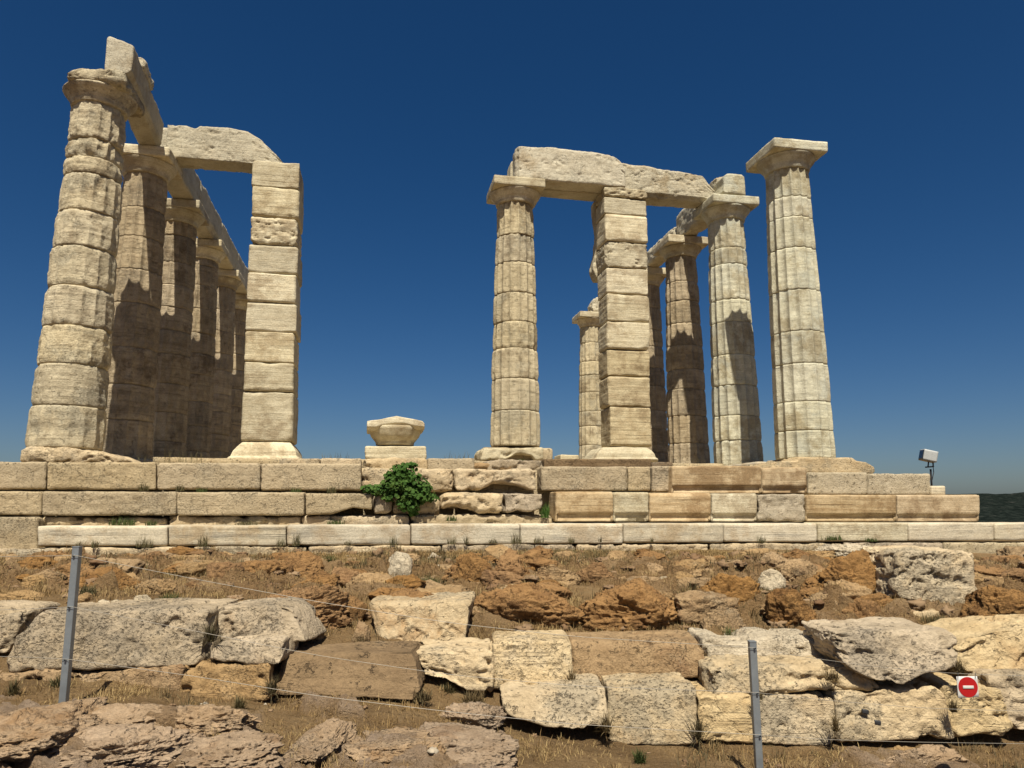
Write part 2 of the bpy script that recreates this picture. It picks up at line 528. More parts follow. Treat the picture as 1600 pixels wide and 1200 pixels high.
M['brown'] = stone_mat("brown_stone", (.36, .255, .155), (.28, .195, .115), (.22, .15, .09), (.36, .23, .12), (.36, .32, .26),
                       strata=.5, stain_t=(.55, .68), stain_a=.5, lich_t=(.56, .68), lich_a=.4, pit=.4, bump=1.0, sfreq=7, tint=(0.53, 0.51, 0.45))
M['orange'] = stone_mat("orange_rock", (.37, .215, .098), (.28, .155, .067), (.22, .115, .05), (.15, .075, .035), (.38, .29, .19),
                        strata=.3, stain_t=(.52, .66), stain_a=.6, lich_t=(.57, .7), lich_a=.5, pit=.4, bump=1.0, sfreq=5, scale=1.6, tint=(0.72, 0.69, 0.55))
M['tan'] = stone_mat("tan_rock", (.43, .305, .18), (.33, .225, .125), (.28, .185, .10), (.26, .14, .07), (.45, .38, .29),
                     strata=.35, stain_t=(.55, .68), stain_a=.5, lich_t=(.54, .68), lich_a=.5, pit=.4, bump=1.0, sfreq=5, scale=1.5, tint=(0.76, 0.71, 0.58))
M['white'] = stone_mat("white_stone", (.62, .56, .46), (.52, .455, .36), (.46, .39, .30), (.44, .30, .18), (.42, .40, .36),
                       strata=.2, stain_t=(.56, .7), stain_a=.4, lich_t=(.54, .68), lich_a=.5, pit=0.25, bump=1.0, sfreq=4, scale=1.5, tint=(0.74, 0.69, 0.58))
M['bedrock'] = stone_mat("grey_pink_bedrock", (.46, .355, .26), (.36, .265, .18), (.40, .29, .19), (.27, .165, .085), (.33, .27, .215),
                         strata=.25, stain_t=(.50, .62), stain_a=.7, lich_t=(.50, .60), lich_a=.55, pit=.35, bump=1.0, sfreq=4, scale=1.4, tint=(.72, .67, .57))
M['steel'] = plain_mat("galvanised_steel", (.25, .275, .29), .5, .6, .12, 14, .05)
M['wire'] = plain_mat("steel_wire", (.30, .27, .22), .5, .3, .1, 30)
M['grey'] = plain_mat("grey_paint", (.34, .35, .34), .5, 0, .06, 12)
M['black'] = plain_mat("black_paint_and_shade", (.025, .026, .028), .5, 0, .2, 18)
M['glass'] = plain_mat("dark_glass", (.03, .035, .04), .15, 0, .1, 5)
M['signwhite'] = plain_mat("sign_white", (.55, .54, .51), .4, 0, .04, 9)
M['signred'] = plain_mat("sign_red", (.36, .008, .010), .4, 0, .08, 9)
M['leaf'] = blade_mat("bush_leaf", (.026, .070, .010), (.085, .145, .028), (.042, .098, .014), .25)
M['stem'] = plain_mat("stem", (.16, .13, .07), .8)
M['straw'] = blade_mat("dry_grass", (.42, .31, .14), (.20, .125, .052), (.26, .17, .072), .2)
M['scrub'] = blade_mat("withered_scrub", (.105, .075, .035), (.17, .12, .055), (.075, .062, .03), .15)
M['weed'] = blade_mat("grey_green_weed", (.075, .080, .036), (.14, .11, .05), (.11, .09, .04), .2)
M['greenweed'] = blade_mat("green_weed", (.05, .078, .02), (.085, .10, .03), (.065, .085, .026), .25)


# ------------------------------------------------------------------ terrain
# columns of (photo row, distance) along the soil surface, for several photo columns
GP = {
 -900: [(1200, 3.0), (1095, 4.4), (1050, 5.0), (930, 5.9), (893, 7.4), (876, 9.2)],
 0:   [(1200, 3.4), (1100, 4.4), (1062, 5.0), (938, 5.7), (930, 6.1), (895, 7.4), (876, 9.5)],
 150: [(1200, 3.5), (1106, 4.4), (1072, 4.95), (938, 5.6), (925, 6.1), (897, 7.4), (874, 9.6)],
 330: [(1200, 3.6), (1112, 4.45), (1085, 4.95), (940, 5.8), (930, 6.2), (903, 7.4), (873, 9.7)],
 500: [(1200, 3.75), (1110, 4.75), (1096, 4.98), (1010, 5.5), (965, 6.1), (912, 7.2), (871, 9.85)],
 650: [(1200, 3.9), (1112, 4.85), (1096, 5.1), (1012, 5.7), (955, 6.3), (918, 7.2), (869, 10.0)],
 800: [(1200, 4.2), (1158, 4.78), (1140, 5.05), (1000, 5.9), (975, 6.3), (920, 7.2), (868, 10.15)],
 950: [(1200, 4.45), (1172, 4.9), (1160, 5.08), (1000, 6.0), (975, 6.3), (920, 7.3), (867, 10.35)],
 1200: [(1200, 4.7), (1175, 5.0), (1165, 5.13), (995, 6.05), (980, 6.35), (915, 7.4), (865, 10.7)],
 1450: [(1200, 4.8), (1176, 5.05), (1163, 5.18), (990, 6.0), (975, 6.4), (925, 7.4), (869, 10.9)],
 1600: [(1200, 4.9), (1165, 5.25), (1150, 5.4), (988, 6.1), (955, 6.5), (905, 7.6), (880, 10.6)],
 2500: [(1200, 5.0), (1165, 5.3), (1150, 5.4), (988, 6.1), (955, 6.5), (905, 7.6), (880, 10.6)],
}
_gc = sorted(GP)
_gd = np.arange(2.6, 11.61, 0.06)
_tab = []
for _c in _gc:
    pts = [(d, ray(0, y)[2] / ray(0, y)[1] * d) for y, d in GP[_c]]
    pts = [(2.6, pts[0][1])] + pts + [(11.6, pts[-1][1])]
    zz = np.interp(_gd, *zip(*pts))
    zz = np.convolve(np.pad(zz, 2, mode='edge'), np.ones(5) / 5, mode='valid')
    _tab.append(zz)
_tab = np.array(_tab)
_ga = np.array([(c - 800) / F * 0.955 for c in _gc])


def ground0(u, d):
    u, d = np.atleast_1d(u).astype(float), np.atleast_1d(d).astype(float)
    a = u / np.maximum(d, 2.6)
    i = np.clip(np.searchsorted(_ga, a) - 1, 0, len(_ga) - 2)
    t = np.clip((a - _ga[i]) / (_ga[i + 1] - _ga[i]), 0, 1)
    j = np.clip((d - 2.6) / 0.06, 0, len(_gd) - 1.001)
    jj = j.astype(int)
    s = j - jj
    z0 = _tab[i, jj] * (1 - s) + _tab[i, jj + 1] * s
    z1 = _tab[i + 1, jj] * (1 - s) + _tab[i + 1, jj + 1] * s
    return z0 * (1 - t) + z1 * t


def bedrock(u, d):
    """1 where bare bedrock shows through the soil"""
    px = 800 + F * (u / np.maximum(d, 1)) / 0.955
    p = np.stack([u, d, np.zeros_like(u)], -1)
    m1 = sstep(430 - px + 170 * fbm(p * 1.3, 41, 3), -30, 90) * sstep(4.45 - d + 0.3 * fbm(p * 1.7, 42, 3), -0.05, 0.2)
    m2 = np.exp(-(((px - 660) / 150) ** 2 + ((d - 3.9) / 0.5) ** 2)) * 1.9
    m2 = sstep(m2 + 0.5 * fbm(p * 2.2, 43, 3), 0.75, 1.1)
    m3 = 0.8 * sstep(fbm(p * 1.9, 44, 4), 0.20, 0.32) * (d < 5)
    return np.clip(np.maximum(np.maximum(m1, m2), m3), 0, 1)


def cells(u, d, sc, seed):
    p = np.stack([u, d, np.zeros_like(u)], -1)
    return worley2(u * sc + fbm(p * 2.3, 61, 3) * .7, d * sc * 1.25 + fbm(p * 2.3, 62, 3) * .7, seed)


def crevice(u, d):
    """1 along the cracks of the bedrock, where soil and grass have settled"""
    f1, f2, _, _, _ = cells(u, d, 2.6, 3)
    g1, g2, _, _, _ = cells(u, d, 7.5, 4)
    return np.maximum(np.exp(-((f2 - f1) / .09) ** 2), .7 * np.exp(-((g2 - g1) / .07) ** 2))


def slope_rock(u, d):
    """1 where brown bedrock and rubble break through the grass of the bank"""
    p = np.stack([u, d, np.zeros_like(u)], -1)
    m = sstep(fbm(p * np.array([1.5, 1.9, 1]), 51, 4, .55), -.10, .06)
    return m * sstep(d, 5.9, 6.3) * sstep(d, 9.9, 9.0)


def ground(u, d):
    z = ground0(u, d)
    p = np.stack([u, d, np.zeros_like(u)], -1)
    near = sstep(d, 13.5, 9.0)
    rk = bedrock(u, d)
    rs = slope_rock(u, d)
    slope = sstep(d, 5.7, 6.4) * sstep(d, 11.0, 9.6)
    z = z + near * (0.030 * fbm(p * 3.0, 5, 6, 0.6) + .012 * fbm(p * 13, 15, 4, .65)) + 0.035 * slope * fbm(p * 1.8, 9, 4)
    # fractured rock: tilted plates, cracks between them, a finer generation inside
    def plates(sc, seed, amp, crack):
        f1, f2, idn, ox, oy = cells(u, d, sc, seed)
        tx, ty = np.modf(idn * 17.3)[0] - .5, np.modf(idn * 43.7)[0] - .5
        return amp * ((idn - .5) * 1.1 + (ox * tx + oy * ty) * 1.6) * (1 - np.exp(-((f2 - f1) / .16) ** 2)) - crack * np.exp(-(f2 - f1) / .06)
    z = z + rk * (0.05 + plates(2.6, 3, .08, .04) + plates(7.5, 4, .035, .02) + 0.035 * fbm(p * np.array([4, 6, 1]), 12, 6, .65) - .03 * sstep(fbm(p * 2.4, 10, 4, .6), .12, .35))
    z = z + rs * (0.07 + plates(3.2, 6, .13, .05) + plates(8.0, 7, .05, .025) + 0.05 * fbm(p * np.array([4, 6, 1]), 13, 6, .65))
    return z


def hit(px, py):
    """where the sight line through a photo point meets the soil: forward distance"""
    a, f, z = ray(px, py)
    ds = np.linspace(3.2, 12.5, 800)
    g = ground0(a / f * ds, ds) - z / f * ds
    k = np.argmax(g > 0)
    return ds[k] if g.max() > 0 else 10.0


def build_ground():
    us = np.concatenate([[-4000, -1500, -500, -200, -90, -45, -25, -16, -11, -8.5], np.arange(-6.5, 8.01, 0.021), [10, 12, 15, 20, 30, 55, 110, 250, 600, 1800, 4000]])
    ds = np.concatenate([[-60, -25, -10, -4, 0, 2, 2.8], np.arange(3.2, 6.6, 0.015), np.arange(6.6, 12.2, 0.024), [13, 15, 18, 22, 26, 30, 36, 44, 52, 60, 80, 130, 300, 700, 2000, 5000, 14000]])
    U, D = np.meshgrid(us, ds, indexing='ij')
    u, d = U.ravel(), D.ravel()
    z = ground(u, d)
    # beyond the terrace the cape falls to the sea on three sides
    drop = np.maximum(sstep(d, 34, 130), sstep(np.abs(u - 1), 13, 60)) * sstep(d, 2, 12)
    z = z - drop * 66
    rk = bedrock(u, d) * (1 - .95 * crevice(u, d))
    W = np.stack([CX + u * CYW + d * SYW, CY - u * SYW + d * CYW, z], -1)
    n0, n1 = U.shape
    idx = np.arange(n0 * n1).reshape(n0, n1)
    q = np.stack([idx[:-1, :-1], idx[1:, :-1], idx[1:, 1:], idx[:-1, 1:]], -1).reshape(-1, 4)
    k = NT("soil_and_bedrock")
    at = k.n('ShaderNodeAttribute', attribute_name='bare_rock')
    g = k.n('ShaderNodeNewGeometry')
    co = g.outputs['Position']
    big = k.noise(co, 1.1, 6, 0.6)
    mid = k.noise(co, 6, 8, 0.7)
    fin = k.noise(co, 55, 5, 0.75)
    soil = k.mix(k.ramp(mid, .35, .68), c4((.25, .155, .068)), c4((.33, .22, .105)))
    soil = k.mix(k.ramp(big, .45, .62), soil, c4((.19, .118, .052)))
    lit = k.noise(k.scalev(co, (1, 1, 1), (.3, .2, 1)), 90, 3, .8)
    soil = k.mix(k.math('MULTIPLY', k.ramp(lit, .56, .66), .6), soil, c4((.27, .19, .09)))
    rn_ = k.noise(co, 11, 8, .75)
    rk1 = k.mix(k.ramp(mid, .36, .66), c4((.44, .325, .225)), c4((.315, .225, .145)))
    rk1 = k.mix(k.ramp(big, .48, .64), rk1, c4((.37, .245, .135)))
    rn = k.noise(co, 14, 8, .75)
    rk1 = k.mix(k.math('MULTIPLY', k.ramp(rn, .55, .64), .55), rk1, c4((.14, .10, .062)))
    at2 = k.n('ShaderNodeAttribute', attribute_name='brown_rock')
    rk2 = k.mix(k.ramp(mid, .36, .66), c4((.31, .195, .090)), c4((.215, .128, .056)))
    rk2 = k.mix(k.ramp(big, .46, .62), rk2, c4((.34, .225, .115)))
    rk2 = k.mix(k.math('MULTIPLY', k.ramp(rn_, .52, .63), .65), rk2, c4((.085, .047, .021)))
    c = k.mix(at.outputs['Fac'], k.mix(at2.outputs['Fac'], soil, rk2), rk1)
    far = k.math('LESS_THAN', k.n('ShaderNodeSeparateXYZ').outputs[2], -3) if False else None
    grit = k.noise(co, 130, 3, .7)
    c = k.mix(k.math('MULTIPLY', k.ramp(grit, .56, .68), .55), c, c4((.42, .33, .22)))
    c = k.mix(k.math('MULTIPLY', k.ramp(fin, .58, .70), .4), c, c4((.10, .062, .030)))
    k.L.new(c, k.bsdf.inputs['Base Color'])
    k.bsdf.inputs['Roughness'].default_value = 0.95
    k.bsdf.inputs['Specular IOR Level'].default_value = 0.15
    b = k.n('ShaderNodeBump'); b.inputs['Strength'].default_value = 1.0; b.inputs['Distance'].default_value = 0.1
    h = k.math('ADD', k.math('MULTIPLY', mid, .9), k.math('ADD', k.math('MULTIPLY', fin, .5), k.math('MULTIPLY', rn, .5)))
    k.L.new(h, b.inputs['Height']); k.L.new(b.outputs[0], k.bsdf.inputs['Normal'])
    o = mk("ground", W, q[:, ::-1], k.m, origin=np.zeros(3), smooth=False)
    a = o.data.attributes.new('bare_rock', 'FLOAT', 'POINT')
    a.data.foreach_set('value', rk.astype(np.float32))
    a = o.data.attributes.new('brown_rock', 'FLOAT', 'POINT')
    a.data.foreach_set('value', slope_rock(u, d).astype(np.float32))
    # the normals must look up
    tag(o, kind='structure')
    return o


gr = build_ground()
nz_ = gr.data.polygons[len(gr.data.polygons) // 2].normal.z
if nz_ < 0: gr.data.flip_normals()

# sea and the far hill
k = NT("sea_water")
k.bsdf.inputs['Base Color'].default_value = (.012, .05, .10, 1)
k.bsdf.inputs['Roughness'].default_value = 0.25
tc = k.n('ShaderNodeNewGeometry')
b = k.n('ShaderNodeBump'); b.inputs['Strength'].default_value = .3
k.L.new(k.noise(tc.outputs['Position'], .08, 6, .6), b.inputs['Height']); k.L.new(b.outputs[0], k.bsdf.inputs['Normal'])
sea = mk("sea", [(-16000, -9000, -60), (16000, -9000, -60), (16000, 16000, -60), (-16000, 16000, -60)], np.array([[0, 1, 2, 3]]), k.m, origin=np.array([0, 0, -60.0]))
tag(sea, kind='structure')


def build_hill():
    us = np.linspace(900, 4200, 260)
    ds = np.linspace(2000, 4200, 110)
    U, D = np.meshgrid(us, ds, indexing='ij')
    u, d = U.ravel(), D.ravel()
    p = np.stack([u, d, 0 * u], -1)
    ridge = np.exp(-((d - 3000) / 480) ** 2)
    hgt = 108 + 16 * fbm(p / 420, 71, 4) + 22 * sstep(u, 1950, 2350)
    z = -62 + hgt * ridge * sstep(u, 1000, 1650) * sstep(u, 4200, 3500) + 5 * fbm(p / 60, 72, 4)
    W = np.stack([CX + u * CYW + d * SYW, CY - u * SYW + d * CYW, z], -1)
    n0, n1 = U.shape
    idx = np.arange(n0 * n1).reshape(n0, n1)
    q = np.stack([idx[:-1, :-1], idx[1:, :-1], idx[1:, 1:], idx[:-1, 1:]], -1).reshape(-1, 4)
    k = NT("scrub_hillside")
    g = k.n('ShaderNodeNewGeometry')
    co = g.outputs['Position']
    n1_ = k.noise(co, .045, 6, .7)
    n2_ = k.noise(k.scalev(co, (.3, .3, 2)), .05, 4, .6)
    c = k.mix(k.ramp(n1_, .4, .62), c4((.006, .009, .008)), c4((.016, .021, .018)))
    c = k.mix(k.math('MULTIPLY', k.ramp(n2_, .60, .68), .6), c, c4((.045, .046, .040)))
    k.L.new(c, k.bsdf.inputs['Base Color'])
    k.bsdf.inputs['Roughness'].default_value = 1
    k.bsdf.inputs['Specular IOR Level'].default_value = 0
    b = k.n('ShaderNodeBump'); b.inputs['Strength'].default_value = 1; b.inputs['Distance'].default_value = 8
    k.L.new(n1_, b.inputs['Height']); k.L.new(b.outputs[0], k.bsdf.inputs['Normal'])
    o = mk("hill", W, q, k.m, origin=np.array([0, 0, -60.0]))
    tag(o, kind='structure')


build_hill()

# ------------------------------------------------------------------ temple: foundations and steps
# the core of the platform (earth and rubble behind the step blocks)
ZF = 0.84
core = stone("platform_core", box4(-7.6, 7.35, -0.25, -0.7, 0.60), (0, 27, 0), M['poros'], res=0.5, rnd=.02, rough=.01, seed=1)
tag(core, kind='structure'); core.name = "temple_platform_ground"
floor = stone("temple_floor", box4(-5.3, 5.25, 1.35, 0.55, ZF), (0, 24, 0), M['poros'], res=0.12, rnd=.03, rough=.012, fr=5, seed=2, maxn=100)
tag(floor, kind='structure')
for sx, nm in ((-6.16, 'left'), (6.16, 'right')):
    for i in range(11):
        y0 = -0.62 + i * 2.5
        if i == 0 and sx < 0: continue
        if i == 0: y0, ln = 0.62, 1.25
        else: ln = 2.49
        # only the stretch that carries standing columns survives
        tag(stone("stylobate_block", box4(sx - .62, sx + .62, y0, .60, ZF - .003), (0, ln, 0), M['step'], res=.08, rnd=.03, rough=.012, seed=300 + i + (50 if sx > 0 else 0)),
            None, None, None, 'structure')


def course(name, label, cat, Y, blocks, seed0, depth=0.5):
    t = empty(name, aY((blocks[0][0] + blocks[-1][1]) / 2, blocks[0][3], Y), label, cat)
    for i, bl in enumerate(blocks):
        x0, x1, y0, y1, mat, kw = bl
        kw = dict(kw)
        g = kw.pop('gap', 1.2)
        dy = kw.pop('dy', 0.0)
        dp = kw.pop('depth', depth)
        tilt = kw.pop('slope', 0.0)
        lb = kw.pop('lab', None)
        c = pxY([(x0 + g / 2, y0), (x1 - g / 2, y0 + tilt), (x1 - g / 2, y1 + tilt), (x0 + g / 2, y1)], Y + dy)
        args = dict(res=.026, rnd=.014, rough=.006, fr=5, pit=0, seed=seed0 + i)
        args.update(kw)
        o = stone("step_block", c, (0, dp, 0), M[mat], t, **args)
        if lb: o['label'] = lb
    return t


PO = dict(rough=.012, pit=.014, rnd=.020, chip=1.4, cuts=2, cutsize=.08)
RU = dict(rough=.05, fr=2.4, rnd=.075, pit=.02, chip=1.4)
MA = dict(rough=.007, rnd=.018, chip=1.6, cuts=3, cutsize=.08)
GR = dict(rough=.007, rnd=.016, chip=1.7, cuts=3, cutsize=.1, groove=(.24, .29, .05))
course("upper_step", "top temple step of pitted beige blocks carrying the column bases", "stone step", -0.60, [
    (-330, -120, 721, 764, 'poros', PO), (-120, 72, 721.5, 764.5, 'poros', PO), (72, 244, 722, 765, 'poros', PO), (244, 407, 723, 765, 'poros', PO), (407, 565, 724, 766, 'poros', PO),
    (567, 640, 732, 768, 'rough', dict(RU, dy=.05)), (640, 711, 731, 768, 'rough', dict(RU, dy=.02)),
    (711, 840, 732, 767, 'rough', dict(RU, dy=.0, bot=[(0, .0), (.25, .02), (.45, .3), (.75, .22), (.9, 0), (1, 0)])),
    (846, 981, 729, 767, 'poros', PO), (981, 1017, 729, 767, 'poros', PO),
    (1050, 1191, 728, 771, 'stepwarm', dict(GR, dy=-.18)), (1191, 1263, 730, 771, 'stepwarm', dict(GR, dy=-.16, rnd=.03)),
    (1019, 1049, 728, 768, 'dark', dict(MA, dy=-.02)),
    (1263, 1356, 738, 773, 'poroswhite', dict(PO, dy=-.05)), (1356, 1455, 740, 773, 'poroswhite', dict(PO, dy=-.05)),
], 100)
course("thin_upper_course", "thin reddish course lying along the top step below the lone column", "stone course", 0.10, [
    (436, 500, 716, 728, 'rough', dict(rough=.015, rnd=.02)), (500, 565, 716, 730, 'rough', dict(rough=.015, rnd=.02)),
    (567, 668, 716, 742, 'rough', dict(RU, rnd=.03)), (668, 742, 716, 735, 'poros', PO), (760, 850, 719, 740, 'roughgrey', dict(RU, rnd=.03)),
    (735, 800, 722, 738, 'tan', dict(RU, rnd=.05)),
    (850, 1018, 717, 734, 'brown', dict(rough=.012, rnd=.02)), (1018, 1052, 722, 736, 'brown', dict(rough=.012, rnd=.02)),
], 140, .8)
course("middle_step", "middle temple step, beige at left and honey marble at right", "stone step", -0.95, [
    (-330, -130, 768, 805, 'poros', PO), (-130, 65, 768, 805, 'poros', PO), (65, 276, 768, 805.5, 'poros', PO), (276, 476, 769, 805.5, 'poros', PO),
    (477, 582, 771, 805, 'poros', dict(PO, bot=[(0, 0), (.4, .05), (.7, .35), (1, .25)])), (582, 615, 772, 804, 'roughgrey', dict(RU, rnd=.06)),
    (615, 690, 775, 806, 'rough', dict(RU, dy=.12)), (690, 787, 770, 803, 'rough', dict(RU, bot=[(0, .1), (.1, .3), (.4, .25), (.6, 0), (1, 0)])), (787, 849, 771, 802, 'roughgrey', dict(RU, rnd=.04, bot=[(0, 0), (.6, .05), (1, .2)])),
    (868, 959, 768, 815, 'stepwarm', GR), (959, 1015, 769, 815, 'anta', dict(GR, rnd=.03)), (1015, 1112, 770, 815, 'stepwarm', GR),
    (1112, 1184, 771, 815, 'anta', GR), (1184, 1260, 772, 815, 'white', dict(RU, rough=.03, rnd=.03)), (1260, 1402, 773, 815, 'stepwarm', GR),
    (1402, 1532, 773, 815, 'stepwarm', GR),
    (1455, 1478, 759, 773.5, 'step', dict(MA, dy=.25)),
], 160)
course("step_foundation", "rough weathered foundation course recessed behind the white marble step", "stone course", -0.88, [
    (-330, -60, 806, 874, 'poros', dict(PO, dy=-.12)), (-60, 59, 808, 874, 'poros', dict(PO, dy=-.18)), (56, 262, 808, 850, 'rough', dict(RU, rnd=.03)), (262, 470, 807, 850, 'rough', dict(RU, rnd=.03)),
    (470, 640, 806, 850, 'rough', dict(RU, rnd=.03)), (640, 865, 804, 850, 'poros', dict(RU, rnd=.03)),
], 190, .6)
course("marble_step", "lowest temple step of long white veined marble blocks", "stone step", -1.35, [
    (58, 262, 822, 853.5, 'step', MA), (262, 447, 821, 853, 'step', MA), (447, 642, 820, 852, 'step', MA), (642, 813, 819, 851, 'step', MA),
    (813, 974, 818.5, 849.5, 'step', MA), (974, 1131, 818, 848, 'step', MA), (1131, 1278, 818, 847, 'step', MA), (1278, 1420, 817, 846, 'anta', MA),
    (1420, 1555, 817, 845.5, 'step', MA), (1555, 1690, 817, 845, 'step', MA), (1690, 1860, 817, 845, 'step', MA),
], 220, .62)
course("foundation_course", "lowest rough limestone course, half buried under the marble step", "stone course", -1.37, [
    (-330, -100, 858, 880, 'rough', dict(RU, rnd=.04)), (-100, 128, 858, 880, 'rough', dict(RU, rnd=.04)),
    (128, 300, 856, 884, 'rough', dict(RU, rnd=.03, rough=.03)), (300, 480, 854, 884, 'rough', dict(RU, rnd=.03, rough=.03)), (480, 690, 853, 880, 'rough', dict(RU, rnd=.03, rough=.03)),
    (690, 900, 851, 882, 'roughgrey', dict(RU, rnd=.03, rough=.03)), (900, 1110, 850, 880, 'rough', dict(RU, rnd=.03, rough=.03)), (1110, 1320, 849, 880, 'rough', dict(RU, rnd=.03, rough=.03)),
    (1320, 1475, 848, 885, 'roughgrey', PO), (1475, 1592, 848, 890, 'poroswhite', PO), (1592, 1750, 848, 895, 'poroswhite', PO), (1750, 1900, 848, 895, 'poroswhite', PO),
], 250, .6)

# ------------------------------------------------------------------ columns
ZN, ZT = 6.40, 6.83


def shaft_r(z, zb):
    t = np.clip((z - zb) / (ZN - zb), 0, 1)
    return 0.525 * (1 - t) + 0.40 * t + 0.012 * np.sin(np.pi * t)


def drum(parent, x, y, z0, z1, zb, mat, seed, worn=0.5, flute=0.05, nth=192, label=None, cap=True):
    nz = max(8, int((z1 - z0) / 0.022))
    th = np.linspace(0, 2 * np.pi, nth, endpoint=False)
    rng = random.Random(seed)
    hz = np.linspace(0, 1, nz + 1)
    T, H = np.meshgrid(th, hz, indexing='xy')
    T, H = T.ravel(), H.ravel()
    Z = z0 + H * (z1 - z0)
    r = shaft_r(Z, zb)
    p = np.stack([np.cos(T) * .5, np.sin(T) * .5, Z], -1) + np.array([x * 3.1, y * 1.7, seed * 1.37])
    ph = (T / (2 * np.pi) * 16 + 0.5 * 0) % 1.0
    fl = 4 * ph * (1 - ph)                       # 0 on the arris, 1 in the hollow
    keep = np.clip(1.0 - worn * (0.55 + 1.5 * fbm(p * 1.7, seed, 3)), 0.08, 1)
    keep = keep * (1 - min(1, worn * 1.3) * np.exp(-(np.minimum(H, 1 - H) * (z1 - z0) / .07) ** 2))
    r = r - flute * keep * fl - (1 - keep) * flute * 0.62
    edge = np.minimum(H, 1 - H) * (z1 - z0)
    chipn = np.clip(fbm(p * 4.0, seed + 5, 4, .6) * 1.5 + .3 + .3 * worn, 0, 2)
    r = r - (0.005 + 0.036 * chipn * worn) * np.exp(-(edge / (0.018 + 0.035 * chipn * worn)) ** 1.4)
    r = r + worn * 0.016 * fbm(p * 5, seed + 1, 4) + worn * 0.011 * fbm(p * np.array([2.2, 2.2, 26]), seed + 2, 3)
    r = r + (.003 + worn * .009) * fbm(p * 15, seed + 6, 4, .65)
    gouge = sstep(fbm(p * 1.5, seed + 3, 3), 0.34, 0.6)
    r = r - worn * 0.045 * gouge
    ox, oy = rng.uniform(-.006, .006), rng.uniform(-.006, .006)
    V = np.stack([x + ox + r * np.cos(T), y + oy + r * np.sin(T), Z + 0.02 * worn * np.where((H < .01) | (H > .99), 0, 0)], -1)
    i = np.arange(nth)
    F4 = []
    for kk in range(nz):
        a = kk * nth + i
        b_ = kk * nth + (i + 1) % nth
        F4.append(np.stack([a, b_, b_ + nth, a + nth], -1))
    F4 = np.concatenate(F4)
    nV = len(V)
    V = np.concatenate([V, [[x, y, z0], [x, y, z1]]])
    t0 = np.stack([(i + 1) % nth, i, np.full(nth, nV)], -1)
    t1 = np.stack([nz * nth + i, nz * nth + (i + 1) % nth, np.full(nth, nV + 1)], -1)
    o = mk("drum", V, [F4, np.concatenate([t0, t1])], mat, parent)
    if label: o['label'] = label
    return o


def lathe(name, x, y, prof_, mat, parent, seed, rough=.006, nth=128, sub=4):
    zs, rs = zip(*prof_)
    s = np.linspace(0, len(zs) - 1, (len(zs) - 1) * sub + 1)
    z = np.interp(s, range(len(zs)), zs)
    r0 = np.interp(s, range(len(zs)), rs)
    n = len(z)
    th = np.linspace(0, 2 * np.pi, nth, endpoint=False)
    T, _ = np.meshgrid(th, z, indexing='xy')
    Z = np.repeat(z, nth); r = np.repeat(r0, nth); T = T.ravel()
    p = np.stack([np.cos(T) * r, np.sin(T) * r, Z], -1) + seed * 3.3
    r = r + rough * fbm(p * 5, seed, 5, .55)
    V = np.stack([x + r * np.cos(T), y + r * np.sin(T), Z], -1)
    i = np.arange(nth)
    F4 = np.concatenate([np.stack([kk * nth + i, kk * nth + (i + 1) % nth, (kk + 1) * nth + (i + 1) % nth, (kk + 1) * nth + i], -1) for kk in range(n - 1)])
    nV = len(V)
    V = np.concatenate([V, [[x, y, z[0]], [x, y, z[-1]]]])
    t0 = np.stack([(i + 1) % nth, i, np.full(nth, nV)], -1)
    t1 = np.stack([(n - 1) * nth + i, (n - 1) * nth + (i + 1) % nth, np.full(nth, nV + 1)], -1)
    return mk(name, V, [F4, np.concatenate([t0, t1])], mat, parent)


ECH = [(6.36, .405), (6.40, .42), (6.43, .425), (6.47, .445), (6.52, .485), (6.57, .525), (6.605, .545), (6.625, .535)]


def column(x, y, zb, label, group, joints=None, mats=('worn',), worn=.5, flute=.05, seed=0, capital='whole', nth=192, cmat='anta', flute_top=None):
    t = empty("temple_column", (x, y, zb), label, "column", group)
    rng = random.Random(seed)
    if flute_top is None: flute_top = 1.0
    if joints is None:
        zs, z = [zb], zb
        while z < ZN - .75:
            z += rng.uniform(.48, .70)
            zs.append(z)
        zs.append(6.385)
    else:
        zs = [zb] + sorted(joints) + [6.385]
    for i in range(len(zs) - 1):
        w_ = np.clip(worn * rng.uniform(.6, 1.4) * (1 + (flute_top - 1) * i / len(zs)), 0.03, 1.3)
        drum(t, x, y, zs[i] + .003, zs[i + 1] - .003, zb, M[mats[i % len(mats)] if len(mats) > 1 else mats[0]], seed * 40 + i, w_, flute, nth)
    cap = lathe("capital", x, y, ECH, M[cmat], t, seed + 7, rough=.008 + .02 * worn)
    h = .55
    if capital == 'whole':
        stone("abacus", box4(x - h, x + h, y - h, 6.622, ZT - .004), (0, 2 * h, 0), M[cmat], cap, res=.03, rnd=.012 + .03 * worn, rough=.005 + .01 * worn, seed=seed + 9)
    else:
        stone("abacus", box4(x - .33, x + h, y - h, 6.60, ZT + .03), (0, 2 * h, 0), M['worn'], cap, res=.02, rnd=.10, rough=.04, fr=3, cuts=6, cutsize=.5, seed=seed + 9,
              left=[(0, -.02), (.3, -.06), (.6, .04), (1, .26)], right=[(0, 1), (1, .95)], chip=1.2)
    return t


